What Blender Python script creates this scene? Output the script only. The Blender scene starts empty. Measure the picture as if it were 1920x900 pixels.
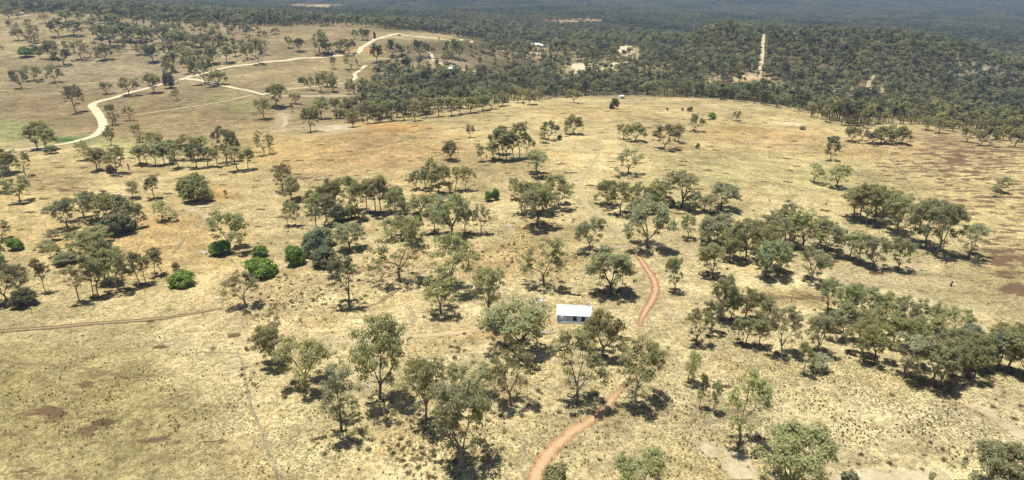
import bpy, math, random
import numpy as np
from mathutils import Vector
R = math.radians
S = bpy.context.scene
C = S.collection
# ---------------------------------------------------------------- camera, sky, sun, exposure
CAM_H, PITCH, F = 88.0, R(21.5), 1280.0          # metres, downward tilt, focal length for a 1920 px wide frame
cd = bpy.data.cameras.new('camera'); cam = bpy.data.objects.new('camera', cd); C.objects.link(cam)
cam.location = (0, 0, CAM_H); cam.rotation_euler = (R(90) - PITCH, 0, 0)
cd.sensor_width = 36; cd.lens = 36 * F / 1920; cd.clip_start = 1; cd.clip_end = 30000
S.camera = cam
SUN_EL, SHADOW_DIR = R(80), math.atan2(-0.35, 0.94)   # shadows fall to the right, a little towards the camera
w = bpy.data.worlds.new('World'); S.world = w; w.use_nodes = True
wn = w.node_tree.nodes; wn.clear()
sky = wn.new('ShaderNodeTexSky'); sky.sky_type = 'NISHITA'; sky.sun_disc = False
sx, sy = -math.cos(SHADOW_DIR), -math.sin(SHADOW_DIR)   # direction towards the sun
sky.sun_elevation = SUN_EL; sky.sun_rotation = math.atan2(sx, sy)
bg = wn.new('ShaderNodeBackground'); bg.inputs[1].default_value = 0.06
wo = wn.new('ShaderNodeOutputWorld')
w.node_tree.links.new(sky.outputs[0], bg.inputs[0]); w.node_tree.links.new(bg.outputs[0], wo.inputs[0])
sd = bpy.data.lights.new('sun', 'SUN'); sun = bpy.data.objects.new('sun', sd); C.objects.link(sun)
sd.energy = 5.0; sd.angle = R(0.53); sd.color = (1.0, 0.955, 0.87)
v = Vector((sx * math.cos(SUN_EL), sy * math.cos(SUN_EL), math.sin(SUN_EL)))
sun.rotation_euler = v.to_track_quat('Z', 'Y').to_euler()
S.view_settings.view_transform = 'Standard'; S.view_settings.look = 'None'; S.view_settings.exposure = 0.58
S.render.engine = 'CYCLES'; S.cycles.max_bounces = 5; S.cycles.volume_bounces = 0
S.cycles.transparent_max_bounces = 12; S.cycles.use_denoising = True

# ---------------------------------------------------------------- terrain heights
SP, CP = math.sin(PITCH), math.cos(PITCH)
def ray(px, py):
    u = (np.asarray(px, float) - 960) / F; v = (450 - np.asarray(py, float)) / F
    return u, CP + v * SP, -SP + v * CP
def project(x, y, z):
    dz = z - CAM_H; dep = y * CP - dz * SP; up = y * SP + dz * CP
    dep = np.maximum(dep, 1e-3)
    return 960 + F * x / dep, 450 - F * up / dep, dep
# surveyed spots: picture column, picture row, forward distance in metres
SPOTS = [(p, 900, 101) for p in (-200, 400, 960, 1500, 2100)] + [(p, 1300, 63) for p in (-200, 960, 2100)] + [
 (0, 610, 158), (480, 600, 162), (960, 604, 162), (1440, 600, 164), (1920, 620, 160),
 (0, 450, 226), (480, 450, 228), (960, 450, 222), (1440, 450, 226), (1920, 460, 224),
 (0, 330, 305), (300, 330, 310), (640, 330, 302), (960, 310, 318), (1300, 300, 330), (1600, 330, 312), (1900, 350, 300),
 (-100, 290, 352), (200, 285, 360), (350, 280, 372), (490, 262, 402), (620, 262, 372), (760, 250, 388), (1000, 240, 408), (1300, 240, 412),
 (1550, 260, 392), (1750, 262, 392), (1950, 290, 352),
 (560, 232, 455), (640, 236, 440), (760, 215, 480), (870, 205, 500), (1150, 188, 548), (1000, 192, 535), (1330, 188, 550), (1450, 200, 530), (1560, 222, 480), (1680, 240, 440), (1900, 268, 400),
 (0, 250, 430), (190, 235, 455), (60, 180, 560), (220, 180, 565), (350, 146, 660), (480, 178, 560), (600, 178, 570), (480, 120, 720), (660, 103, 790), (0, 120, 700), (150, 90, 780),
 (740, 64, 930), (860, 76, 880), (500, 53, 960), (330, 42, 980), (100, 28, 1000), (-150, 22, 1010), (640, 60, 900),
 (700, 178, 590), (820, 172, 610), (960, 172, 640), (1100, 165, 690), (1300, 168, 700), (1500, 180, 680), (1650, 205, 620), (1850, 235, 560), (2050, 250, 540),
 (850, 131, 730), (960, 130, 790), (1150, 118, 830), (1400, 145, 740), (1630, 160, 720), (1850, 170, 760),
 (960, 95, 1000), (1005, 86, 1080), (1175, 88, 980), (1290, 100, 960), (1432, 68, 930), (1300, 71, 960), (1560, 70, 900), (1700, 84, 870), (1820, 112, 830), (1980, 150, 800), (1300, 80, 1130), (1440, 80, 1110), (1580, 82, 1080), (1720, 98, 1060), (1860, 124, 1040), (1300, 66, 1450), (1500, 66, 1450), (1720, 76, 1400), (1900, 92, 1350),
 (60, 8, 1650), (250, 8, 2000), (0, -6, 2100), (430, 28, 1500), (430, 8, 2400), (590, 14, 2500), (650, 38, 1450), (800, 40, 1500), (960, 45, 1600), (1080, 48, 1700), (900, 15, 2600),
 (1300, 35, 2100), (1440, 42, 2100), (1700, 48, 2000), (1900, 62, 1800), (2100, 70, 1750), (1200, 10, 3000), (1600, 20, 3000), (1900, 25, 2800),
 (100, -20, 3400), (600, -8, 3900), (960, -4, 4000), (1300, -10, 4000), (1600, -16, 4000), (1900, -18, 4000), (2200, -18, 4000),
 (100, -60, 6500), (960, -60, 7000), (1900, -70, 7000)]
_a = np.array(SPOTS, float); _dx, _dy, _dz = ray(_a[:, 0], _a[:, 1]); _t = _a[:, 2] / _dy
CX, CY, CZ = _dx * _t, _a[:, 2], CAM_H + _dz * _t
CX = np.concatenate([CX, [0, -60, 60]]); CY = np.concatenate([CY, [-60, -20, -20]]); CZ = np.concatenate([CZ, [0, 0, 0]])
def _map(x, y): return x / (y + 300.0) * 1.6, np.log(np.maximum(y, -200) + 300.0)
_U, _W = _map(CX, CY)
def _k(r2): return np.where(r2 > 0, r2 * np.log(np.maximum(r2, 1e-12)), 0.0) * 0.5
_n = len(_U); _K = _k((_U[:, None] - _U) ** 2 + (_W[:, None] - _W) ** 2) + np.eye(_n) * 2e-4
_P = np.stack([np.ones(_n), _U, _W], 1)
_A = np.block([[_K, _P], [_P.T, np.zeros((3, 3))]])
_sol = np.linalg.solve(_A, np.concatenate([CZ, np.zeros(3)])); WT, AF = _sol[:_n], _sol[_n:]
rs = np.random.RandomState(5)
WAVES = [(l, a, rs.uniform(0, math.pi), rs.uniform(0, 6.28)) for l, a in
         [(37, .22), (53, .3), (29, .12), (71, .35), (140, .7), (210, 1.0), (97, .4)]]
def height(x, y):
    x = np.asarray(x, float); y = np.asarray(y, float); sh = x.shape
    xf, yf = x.ravel(), y.ravel(); u, w_ = _map(xf, yf)
    z = AF[0] + AF[1] * u + AF[2] * w_
    for i in range(_n): z = z + WT[i] * _k((u - _U[i]) ** 2 + (w_ - _W[i]) ** 2)
    s = np.clip(yf / 500.0, .25, 3.0)
    far = np.clip((yf - 1400) / 1500, 0, 1)
    for l, a, th, ph in WAVES:
        z = z + a * s * 0.6 * np.sin((xf * math.cos(th) + yf * math.sin(th)) / l * 6.283 + ph)
    z = z + far * 14 * np.sin(xf / 330 + 1.3 * np.sin(yf / 700)) * np.sin(yf / 260 + xf / 900)
    return z.reshape(sh)
NV_, NU_ = 620, 460
_ya = [-120.0]
while _ya[-1] < 9000: _ya.append(_ya[-1] + max(1.9, 0.0085 * (_ya[-1] + 60)))
GY = np.array(_ya); GU = np.linspace(-1.05, 1.05, NU_)
GXX = GU[None, :] * (GY[:, None] + 300.0); GYY = np.repeat(GY[:, None], NU_, 1)
GZZ = height(GXX, GYY)
def gz(x, y):
    """height of the built ground mesh (bilinear on its grid)"""
    x = np.asarray(x, float); y = np.asarray(y, float)
    j = np.clip(np.searchsorted(GY, y) - 1, 0, len(GY) - 2); fy = (y - GY[j]) / (GY[j + 1] - GY[j])
    u = x / (y + 300.0); s = (u - GU[0]) / (GU[1] - GU[0]); i = np.clip(s.astype(int), 0, NU_ - 2); fx = s - i
    return (GZZ[j, i] * (1 - fx) + GZZ[j, i + 1] * fx) * (1 - fy) + (GZZ[j + 1, i] * (1 - fx) + GZZ[j + 1, i + 1] * fx) * fy
_T = np.concatenate([np.arange(60, 300, .5), 300 * 1.0018 ** np.arange(0, 1800)])
def ground_at(px, py):
    """world spots of the ground seen at the given picture spots"""
    out = []
    for a, b in zip(np.atleast_1d(px), np.atleast_1d(py)):
        dx, dy, dz = ray(a, b); t = _T / dy; z = CAM_H + dz * t
        d = z - gz(dx * t, _T); k = np.argmax(d < 0)
        if d[k] >= 0: k = len(_T) - 1
        if k == 0: k = 1
        f = d[k - 1] / (d[k - 1] - d[k] + 1e-9); Y = _T[k - 1] + f * (_T[k] - _T[k - 1])
        tt = Y / dy; out.append((dx * tt, Y))
    o = np.array(out); return o[:, 0], o[:, 1]

# ---------------------------------------------------------------- helpers
def tag(o, label=None, cat=None, group=None, kind=None):
    if label: o['label'] = label
    if cat: o['category'] = cat
    if group: o['group'] = group
    if kind: o['kind'] = kind
    return o
def mesh_np(name, V, Fc, mat=None, smooth=False):
    """V (n,3), Fc (m,3 or 4)"""
    V = np.asarray(V, np.float32); Fc = np.asarray(Fc, np.int32); k = Fc.shape[1]
    me = bpy.data.meshes.new(name)
    me.vertices.add(len(V)); me.vertices.foreach_set('co', V.ravel())
    me.loops.add(Fc.size); me.loops.foreach_set('vertex_index', Fc.ravel())
    me.polygons.add(len(Fc)); me.polygons.foreach_set('loop_start', np.arange(0, Fc.size, k, dtype=np.int32))
    me.polygons.foreach_set('loop_total', np.full(len(Fc), k, np.int32))
    me.update(calc_edges=True); me.validate()
    if smooth: me.polygons.foreach_set('use_smooth', np.ones(len(Fc), bool))
    if mat: me.materials.append(mat)
    return me
def obj(name, me, parent=None):
    o = bpy.data.objects.new(name, me); C.objects.link(o)
    if parent: o.parent = parent
    return o
def empty(name, loc, rz=0):
    o = bpy.data.objects.new(name, None); C.objects.link(o); o.location = loc; o.rotation_euler = (0, 0, rz)
    o.empty_display_size = .5; return o
class MB:
    """collects boxes, tubes and quads into one mesh of quads"""
    def __init__(s): s.v = []; s.f = []; s.n = 0
    def add(s, V, Fq):
        V = np.asarray(V, float); s.v.append(V); s.f.append(np.asarray(Fq) + s.n); s.n += len(V)
    def box(s, c, d, rz=0, rx=0):
        h = np.array(d) / 2; V = np.array([[i, j, k] for i in (-1, 1) for j in (-1, 1) for k in (-1, 1)], float) * h
        if rx: c_, s_ = math.cos(rx), math.sin(rx); V = V @ np.array([[1, 0, 0], [0, c_, s_], [0, -s_, c_]])
        if rz: c_, s_ = math.cos(rz), math.sin(rz); V = V @ np.array([[c_, s_, 0], [-s_, c_, 0], [0, 0, 1]])
        s.add(V + np.array(c), [[0, 1, 3, 2], [4, 6, 7, 5], [0, 4, 5, 1], [2, 3, 7, 6], [0, 2, 6, 4], [1, 5, 7, 3]]); return s
    def tube(s, P, rad, sides=6):
        P = np.asarray(P, float); n = len(P); T = np.gradient(P, axis=0); T /= np.linalg.norm(T, axis=1)[:, None] + 1e-9
        ref = np.where(np.abs(T[:, 2:3]) > .9, np.array([[1., 0, 0]]), np.array([[0., 0, 1]]))
        ref = np.repeat(ref[:1], n, 0); A = np.cross(T, ref); A /= np.linalg.norm(A, axis=1)[:, None] + 1e-9; B = np.cross(T, A)
        an = np.arange(sides) / sides * 6.2832; rad = np.asarray(rad, float) * np.ones(n)
        V = P[:, None] + rad[:, None, None] * (np.cos(an)[None, :, None] * A[:, None] + np.sin(an)[None, :, None] * B[:, None])
        F_ = [[i * sides + j, i * sides + (j + 1) % sides, (i + 1) * sides + (j + 1) % sides, (i + 1) * sides + j] for i in range(n - 1) for j in range(sides)]
        if sides == 4: F_.append([(n - 1) * 4 + j for j in range(4)])
        if sides == 6:
            b = (n - 1) * 6; F_ += [[b, b + 1, b + 2, b + 3], [b, b + 3, b + 4, b + 5]]
        s.add(V.reshape(-1, 3), F_); return s
    def mesh(s, name, mat=None, smooth=False): return mesh_np(name, np.concatenate(s.v), np.concatenate(s.f), mat, smooth)

class Nd:
    def __init__(s, m): s.m = m; m.use_nodes = True; s.t = m.node_tree; s.t.nodes.clear()
    def n(s, ty, **kw):
        o = s.t.nodes.new(ty)
        for k, v_ in kw.items(): setattr(o, k, v_)
        return o
    def l(s, a, b): s.t.links.new(a, b)
    def put(s, v_, sock):
        if isinstance(v_, bpy.types.NodeSocket): s.l(v_, sock)
        else:
            if isinstance(v_, tuple) and len(v_) == 3 and sock.type == 'RGBA': v_ = (*v_, 1)
            sock.default_value = v_
    def math(s, op, a, b=0.0, c=None, clamp=False):
        o = s.n('ShaderNodeMath', operation=op, use_clamp=clamp); s.put(a, o.inputs[0]); s.put(b, o.inputs[1])
        if c is not None: s.put(c, o.inputs[2])
        return o.outputs[0]
    def mix(s, fac, a, b, blend='MIX'):
        o = s.n('ShaderNodeMix', data_type='RGBA', blend_type=blend); s.put(fac, o.inputs[0]); s.put(a, o.inputs[6]); s.put(b, o.inputs[7]); return o.outputs[2]
    def noise(s, co, scale, detail=3, rough=.55, dist=0.0):
        o = s.n('ShaderNodeTexNoise'); s.l(co, o.inputs['Vector']); o.inputs['Scale'].default_value = scale; o.inputs['Detail'].default_value = detail
        o.inputs['Roughness'].default_value = rough; o.inputs['Distortion'].default_value = dist; return o.outputs[0]
    def ramp(s, f, a, b, lo=0.0, hi=1.0):
        o = s.n('ShaderNodeMapRange', interpolation_type='SMOOTHSTEP'); s.put(f, o.inputs[0]); o.inputs[1].default_value = a; o.inputs[2].default_value = b
        o.inputs[3].default_value = lo; o.inputs[4].default_value = hi; return o.outputs[0]
    def pos(s, sc=(1, 1, 1), rz=0):
        g = s.n('ShaderNodeNewGeometry'); m = s.n('ShaderNodeMapping'); s.l(g.outputs['Position'], m.inputs[0])
        m.inputs['Scale'].default_value = sc; m.inputs['Rotation'].default_value = (0, 0, rz); return m.outputs[0]
    def out(s, sh): o = s.n('ShaderNodeOutputMaterial'); s.l(sh, o.inputs[0])
    def bsdf(s, col, rough=.9, spec=.1, bump=None, bs=.3, bd=.1, metal=0):
        b = s.n('ShaderNodeBsdfPrincipled'); s.put(col, b.inputs['Base Color']); b.inputs['Roughness'].default_value = rough
        b.inputs['Specular IOR Level'].default_value = spec; b.inputs['Metallic'].default_value = metal
        if bump is not None:
            u = s.n('ShaderNodeBump'); u.inputs['Strength'].default_value = bs; u.inputs['Distance'].default_value = bd; s.l(bump, u.inputs['Height']); s.l(u.outputs[0], b.inputs['Normal'])
        return b.outputs[0]
def new_mat(name): return Nd(bpy.data.materials.new(name))
def plain(name, col, rough=.7, var=.15, scale=2.0, metal=0, spec=.3):
    d = new_mat(name); tc = d.n('ShaderNodeTexCoord').outputs['Object']
    f = d.ramp(d.noise(tc, scale, 4), .3, .7, 1 - var, 1 + var)
    d.out(d.bsdf(d.mix(1.0, col, d_grey(d, f), 'MULTIPLY'), rough, spec, metal=metal)); return d.m
def d_grey(d, f):
    o = d.n('ShaderNodeCombineColor'); [d.l(f, o.inputs[i]) for i in range(3)]; return o.outputs[0]

# ---------------------------------------------------------------- materials
def ground_material():
    d = new_mat('dry_pasture'); P = d.pos()
    at = d.n('ShaderNodeAttribute', attribute_name='tint').outputs['Color']
    mk = d.n('ShaderNodeAttribute', attribute_name='mask'); sp = d.n('ShaderNodeSeparateColor'); d.l(mk.outputs['Color'], sp.inputs[0])
    burn, tus, spot = sp.outputs[0], sp.outputs[1], sp.outputs[2]
    big = d.noise(P, .018, 4, .6, .4); mid = d.noise(P, .11, 5, .65, .6); fine = d.noise(P, .8, 5, .7); grit = d.noise(P, 3.2, 3, .7)
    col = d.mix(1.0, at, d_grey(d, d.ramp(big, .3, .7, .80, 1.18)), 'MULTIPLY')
    col = d.mix(d.ramp(d.noise(P, .035, 4, .6, .8), .52, .7, 0, .32), col, d.mix(1.0, col, (1.02, .80, .62), 'MULTIPLY'))      # rusty dry patches
    col = d.mix(d.ramp(d.noise(d.pos((1, 1, 1), .7), .06, 5, .65, .5), .5, .7, 0, .55), col, d.mix(1.0, col, (.78, .82, .70), 'MULTIPLY'))   # greyer olive weeds
    strk = d.noise(d.pos((.22, 1, 1), R(-14)), .16, 5, .62, .3)
    col = d.mix(d.ramp(strk, .42, .66, 0, .42), col, d.mix(1.0, col, (.62, .60, .50), 'MULTIPLY'))
    col = d.mix(d.ramp(d.noise(d.pos((.3, 1, 1), R(20)), .09, 5, .65, .3), .55, .70, 0, .5), col, d.mix(1.0, col, (1.22, 1.2, 1.15), 'MULTIPLY'))
    col = d.mix(1.0, col, d_grey(d, d.ramp(mid, .30, .70, .74, 1.22)), 'MULTIPLY')
    col = d.mix(1.0, col, d_grey(d, d.ramp(fine, .30, .70, .60, 1.36)), 'MULTIPLY')
    col = d.mix(1.0, col, d_grey(d, d.ramp(grit, .28, .72, .68, 1.30)), 'MULTIPLY')
    # small tussocks in the sward
    vo = d.n('ShaderNodeTexVoronoi', voronoi_dimensions='2D'); d.l(P, vo.inputs['Vector']); vo.inputs['Scale'].default_value = 1.25; vo.inputs['Randomness'].default_value = 1
    dd = d.math('ADD', vo.outputs['Distance'], d.math('MULTIPLY', d.math('SUBTRACT', grit, .5), .5))
    vr = d.n('ShaderNodeSeparateColor'); d.l(vo.outputs['Color'], vr.inputs[0])
    dens = d.math('MULTIPLY', tus, d.ramp(d.noise(P, .035, 4, .65), .44, .6, .05, 1.5))
    m = d.math('MULTIPLY', d.ramp(dd, .2, .38, 1, 0), d.ramp(d.math('SUBTRACT', dens, vr.outputs[0]), -.1, .1))
    col = d.mix(d.math('MULTIPLY', m, .8), col, (.115, .105, .05))
    # separate round weed mats, a metre or two across
    v2 = d.n('ShaderNodeTexVoronoi', voronoi_dimensions='2D'); d.l(d.pos((.55, 1, 1), .2), v2.inputs['Vector']); v2.inputs['Scale'].default_value = .13
    r2 = d.n('ShaderNodeSeparateColor'); d.l(v2.outputs['Color'], r2.inputs[0])
    d2 = d.math('ADD', v2.outputs['Distance'], d.math('MULTIPLY', d.math('SUBTRACT', d.noise(P, .8, 4, .7), .5), .2))
    rad = d.math('ADD', .05, d.math('MULTIPLY', r2.outputs[1], .14))
    m2 = d.math('MULTIPLY', d.ramp(d.math('SUBTRACT', rad, d2), -.025, .025), d.ramp(d.math('SUBTRACT', spot, r2.outputs[0]), -.02, .02))
    col = d.mix(d.math('MULTIPLY', m2, .9), col, (.075, .050, .025))
    # dark streaks of burnt or trampled weed
    bn = d.noise(d.pos((.42, 1.0, 1), R(30)), .30, 5, .6, .35)
    mb = d.ramp(d.math('ADD', bn, d.math('MULTIPLY', burn, .13)), .57, .66)
    mb = d.math('MULTIPLY', mb, d.ramp(burn, .05, .4))
    col = d.mix(d.math('MULTIPLY', mb, .88), col, (.100, .060, .038))
    bh = d.math('ADD', fine, d.math('MULTIPLY', grit, .45))
    d.out(d.bsdf(col, .95, .05, bh, .5, .35)); return d.m
def track_material(name, col, col2, soft=.35, ruts=0.0, rutcol=(.2, .12, .07), fade=None):
    d = new_mat(name); P = d.pos(); uv = d.n('ShaderNodeAttribute', attribute_name='across')
    a = d.n('ShaderNodeSeparateXYZ'); d.l(uv.outputs['Vector'], a.inputs[0]); x = d.math('ABSOLUTE', a.outputs[0]); strength = a.outputs[1]
    f = d.noise(P, .5, 5, .65); g = d.noise(P, 2.6, 4, .7)
    c = d.mix(d.ramp(f, .35, .65), col, col2); c = d.mix(1.0, c, d_grey(d, d.ramp(g, .3, .7, .84, 1.14)), 'MULTIPLY')
    if ruts:
        r = d.ramp(d.math('ABSOLUTE', d.math('SUBTRACT', x, .5)), .08, .26, 1, 0); c = d.mix(d.math('MULTIPLY', r, ruts), c, rutcol); c = d.mix(d.math('MULTIPLY', d.ramp(x, .1, .32, 1, 0), d.ramp(g, .38, .58, 0, .75)), c, (.36, .31, .18))
    e = d.math('ADD', x, d.math('MULTIPLY', d.math('SUBTRACT', f, .5), 1.5)); e = d.math('ADD', e, d.math('MULTIPLY', d.math('SUBTRACT', g, .5), .5))
    al = d.math('MULTIPLY', d.ramp(e, 1 - soft, 1.0, 1, 0), d.ramp(x, .94, 1.0, 1, 0))
    st = d.ramp(d.math('ADD', strength, d.math('MULTIPLY', d.math('SUBTRACT', f, .5), 1.1)), .0, .7)
    al = d.math('MULTIPLY', al, d.math('MULTIPLY', st, d.ramp(strength, 0, .15)))
    b = d.n('ShaderNodeBsdfPrincipled'); d.l(c, b.inputs['Base Color']); b.inputs['Roughness'].default_value = .95; b.inputs['Specular IOR Level'].default_value = .05
    tr = d.n('ShaderNodeBsdfTransparent'); mx = d.n('ShaderNodeMixShader'); d.l(al, mx.inputs[0]); d.l(tr.outputs[0], mx.inputs[1]); d.l(b.outputs[0], mx.inputs[2])
    d.out(mx.outputs[0]); return d.m
def leaf_material(name, inst=False, cols=None):
    d = new_mat(name); oi = d.n('ShaderNodeObjectInfo')
    if inst:
        P = d.pos(); q = d.ramp(d.noise(P, .012, 3), .35, .65)
        c = d.mix(q, cols[0], cols[1])
        if name == 'distant_leaves':
            c = d.mix(d.ramp(d.noise(P, .0021, 4, .65), .42, .6), c, (.150, .135, .075)); c = d.mix(d.ramp(d.noise(P, .0035, 4, .65, .5), .45, .62), c, (.045, .055, .034))
        else:
            if name == 'forest_leaves':
                yy = d.n('ShaderNodeSeparateXYZ'); d.l(P, yy.inputs[0]); c = d.mix(d.math('MULTIPLY', d.ramp(yy.outputs[1], 640, 560, 0, .75), d.ramp(yy.outputs[0], 120, 260)), c, (.20, .195, .055))
                c = d.mix(d.ramp(d.noise(P, .006, 3, .6), .5, .65, 0, .6), c, (.10, .125, .085))
            c = d.mix(d.math('MULTIPLY', oi.outputs['Random'], .7), c, cols[2]); c = d.mix(1.0, c, d_grey(d, d.ramp(d.math('FRACT', d.math('MULTIPLY', oi.outputs['Random'], 17.3)), 0, 1, .5, 1.55)), 'MULTIPLY')
        c = d.mix(1.0, c, d_grey(d, d.ramp(d.noise(P, .25, 2), .3, .7, .75, 1.3)), 'MULTIPLY')
    else: c = oi.outputs['Color']
    n = d.n('ShaderNodeNewGeometry').outputs['Random Per Island']
    c = d.mix(1.0, c, d_grey(d, d.ramp(n, 0, 1, .72, 1.30)), 'MULTIPLY')
    c = d.mix(d.ramp(n, .86, .9, 0, .35), c, (.16, .12, .06))
    df = d.n('ShaderNodeBsdfPrincipled'); d.l(c, df.inputs['Base Color']); df.inputs['Roughness'].default_value = .55; df.inputs['Specular IOR Level'].default_value = .25
    tl = d.n('ShaderNodeBsdfTranslucent'); d.l(d.mix(1.0, c, (1.1, 1.15, .6), 'MULTIPLY'), tl.inputs[0])
    mx = d.n('ShaderNodeMixShader'); mx.inputs[0].default_value = .45; d.l(df.outputs[0], mx.inputs[1]); d.l(tl.outputs[0], mx.inputs[2]); d.out(mx.outputs[0]); return d.m
M_LEAF = leaf_material('gum_leaves')
M_FAR = leaf_material('forest_leaves', True, [(.170, .178, .078), (.115, .125, .068), (.200, .185, .100)])
M_DIST = leaf_material('distant_leaves', True, [(.140, .150, .075), (.065, .078, .048), (.078, .080, .048)])
M_TUS = leaf_material('dry_tussock', True, [(.22, .19, .09), (.26, .22, .11), (.16, .13, .06)])
M_SHRUB = leaf_material('low_scrub', True, [(.21, .185, .085), (.19, .175, .09), (.17, .14, .07)])
def bark():
    d = new_mat('gum_bark'); tc = d.n('ShaderNodeTexCoord').outputs['Object']; c = d.n('ShaderNodeObjectInfo').outputs['Color']
    f = d.noise(tc, 1.1, 4, .6, 1.0); c = d.mix(d.ramp(f, .4, .62), c, d.mix(1.0, c, (.4, .36, .32), 'MULTIPLY'))
    d.out(d.bsdf(c, .85, .1, f, .4, .05)); return d.m
M_BARK = bark()
M_BARKF = plain('forest_bark', (.10, .085, .065))
M_GROUND = ground_material()

# ---------------------------------------------------------------- ground sheet
def blob(px, py, cx, cy, sx_, sy_): return np.exp(-(((px - cx) / sx_) ** 2 + ((py - cy) / sy_) ** 2))
def smooth(x, a, b): t = np.clip((x - a) / (b - a), 0, 1); return t * t * (3 - 2 * t)
# colour patches of the pasture: column, row, half width, half height, colour, strength
PATCH = [
 (150, 800, 420, 110, (.29, .26, .125), .95), (60, 700, 260, 60, (.31, .27, .13), .7), (420, 640, 120, 40, (.42, .37, .23), .7), (430, 760, 60, 90, (.43, .38, .24), .6),
 (60, 420, 160, 90, (.43, .34, .16), .6), (330, 470, 160, 60, (.40, .30, .14), .7), (300, 440, 110, 30, (.42, .29, .13), .5), (410, 365, 25, 10, (.46, .27, .10), .8),
 (640, 285, 190, 28, (.36, .24, .10), .85), (740, 300, 160, 35, (.34, .26, .14), .6), (720, 240, 70, 9, (.50, .31, .11), .9), (530, 270, 60, 20, (.45, .34, .15), .8), (560, 240, 40, 15, (.42, .38, .22), .5),
 (1400, 250, 120, 12, (.38, .27, .12), .7), (1520, 270, 140, 18, (.39, .29, .14), .6), (1250, 215, 150, 15, (.38, .31, .17), .5), (1100, 210, 90, 10, (.40, .29, .13), .5), (1480, 232, 22, 3, (.62, .54, .40), .8),
 (1330, 300, 130, 13, (.33, .33, .16), .55), (1450, 330, 150, 13, (.34, .34, .17), .6), (1540, 350, 80, 10, (.36, .35, .18), .5), (1150, 300, 90, 50, (.49, .42, .23), .7), (1120, 350, 70, 60, (.50, .43, .24), .5),
 (1760, 270, 140, 30, (.44, .34, .19), .8), (1850, 380, 160, 60, (.42, .36, .18), .6), (1880, 500, 90, 50, (.37, .31, .14), .6), (1650, 520, 120, 60, (.46, .41, .26), .7),
 (1700, 600, 200, 60, (.46, .41, .25), .7), (1500, 560, 90, 14, (.25, .20, .09), .75), (1500, 830, 220, 70, (.40, .36, .23), .6), (1330, 830, 120, 60, (.38, .33, .21), .6), (1850, 790, 150, 40, (.47, .43, .29), .7),
 (1310, 855, 70, 22, (.60, .52, .27), .8), (1390, 880, 50, 22, (.60, .52, .27), .8), (1700, 890, 140, 12, (.60, .54, .32), .8), (1900, 815, 40, 12, (.62, .55, .36), .7),
 (760, 600, 190, 24, (.52, .45, .27), .8), (1130, 590, 90, 30, (.50, .43, .26), .7), (900, 625, 60, 10, (.48, .32, .16), .6), (1030, 600, 22, 10, (.46, .31, .15), .8), (600, 820, 130, 60, (.52, .46, .27), .8), (560, 610, 90, 16, (.46, .35, .19), .6),
 (640, 520, 140, 22, (.46, .37, .21), .5), (1000, 480, 110, 26, (.37, .27, .12), .6), (760, 480, 70, 14, (.44, .32, .17), .5), (930, 490, 60, 30, (.36, .27, .14), .5), (1080, 455, 70, 10, (.36, .33, .16), .6), (1090, 470, 60, 8, (.50, .42, .24), .6),
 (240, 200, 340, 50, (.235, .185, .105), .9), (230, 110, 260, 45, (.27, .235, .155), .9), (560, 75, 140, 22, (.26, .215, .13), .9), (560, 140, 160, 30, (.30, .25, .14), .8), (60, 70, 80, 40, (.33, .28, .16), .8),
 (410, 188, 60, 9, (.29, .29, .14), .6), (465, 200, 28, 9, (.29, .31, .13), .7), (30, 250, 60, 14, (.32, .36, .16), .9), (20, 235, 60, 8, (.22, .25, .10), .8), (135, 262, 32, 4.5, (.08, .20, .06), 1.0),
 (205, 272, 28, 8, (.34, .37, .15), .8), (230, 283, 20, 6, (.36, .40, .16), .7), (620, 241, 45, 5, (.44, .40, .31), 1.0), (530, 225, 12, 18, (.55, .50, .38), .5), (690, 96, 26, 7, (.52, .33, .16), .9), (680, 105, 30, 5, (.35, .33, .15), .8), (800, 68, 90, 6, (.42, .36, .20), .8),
 (820, 120, 60, 14, (.32, .26, .19), .8), (960, 185, 200, 5, (.42, .37, .20), .5), (590, 14, 80, 6, (.46, .34, .22), 1.0), (510, 20, 40, 5, (.40, .31, .20), .9), (1060, 44, 55, 6, (.58, .40, .29), 1.0), (1110, 40, 30, 4, (.50, .38, .27), .9), (970, 40, 60, 6, (.30, .24, .16), .6),
 (650, 42, 60, 6, (.42, .34, .22), .9), (1405, 146, 34, 8, (.62, .49, .32), 1.0), (1335, 150, 14, 8, (.50, .42, .26), .8), (1120, 124, 60, 9, (.52, .47, .26), .9), (1180, 98, 26, 9, (.56, .49, .30), .9), (1060, 145, 14, 12, (.52, .45, .28), .9),
 (1010, 100, 70, 10, (.36, .29, .18), .8), (1240, 130, 60, 10, (.34, .33, .17), .5), (1630, 170, 40, 9, (.42, .33, .25), .8), (1840, 130, 60, 12, (.40, .38, .32), .6), (1750, 52, 60, 3, (.40, .34, .26), .8), (1850, 52, 80, 5, (.36, .29, .22), .6), (1450, 165, 90, 8, (.42, .38, .2), .5),
 (1290, 28, 30, 3, (.4, .37, .3), .6)]
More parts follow.
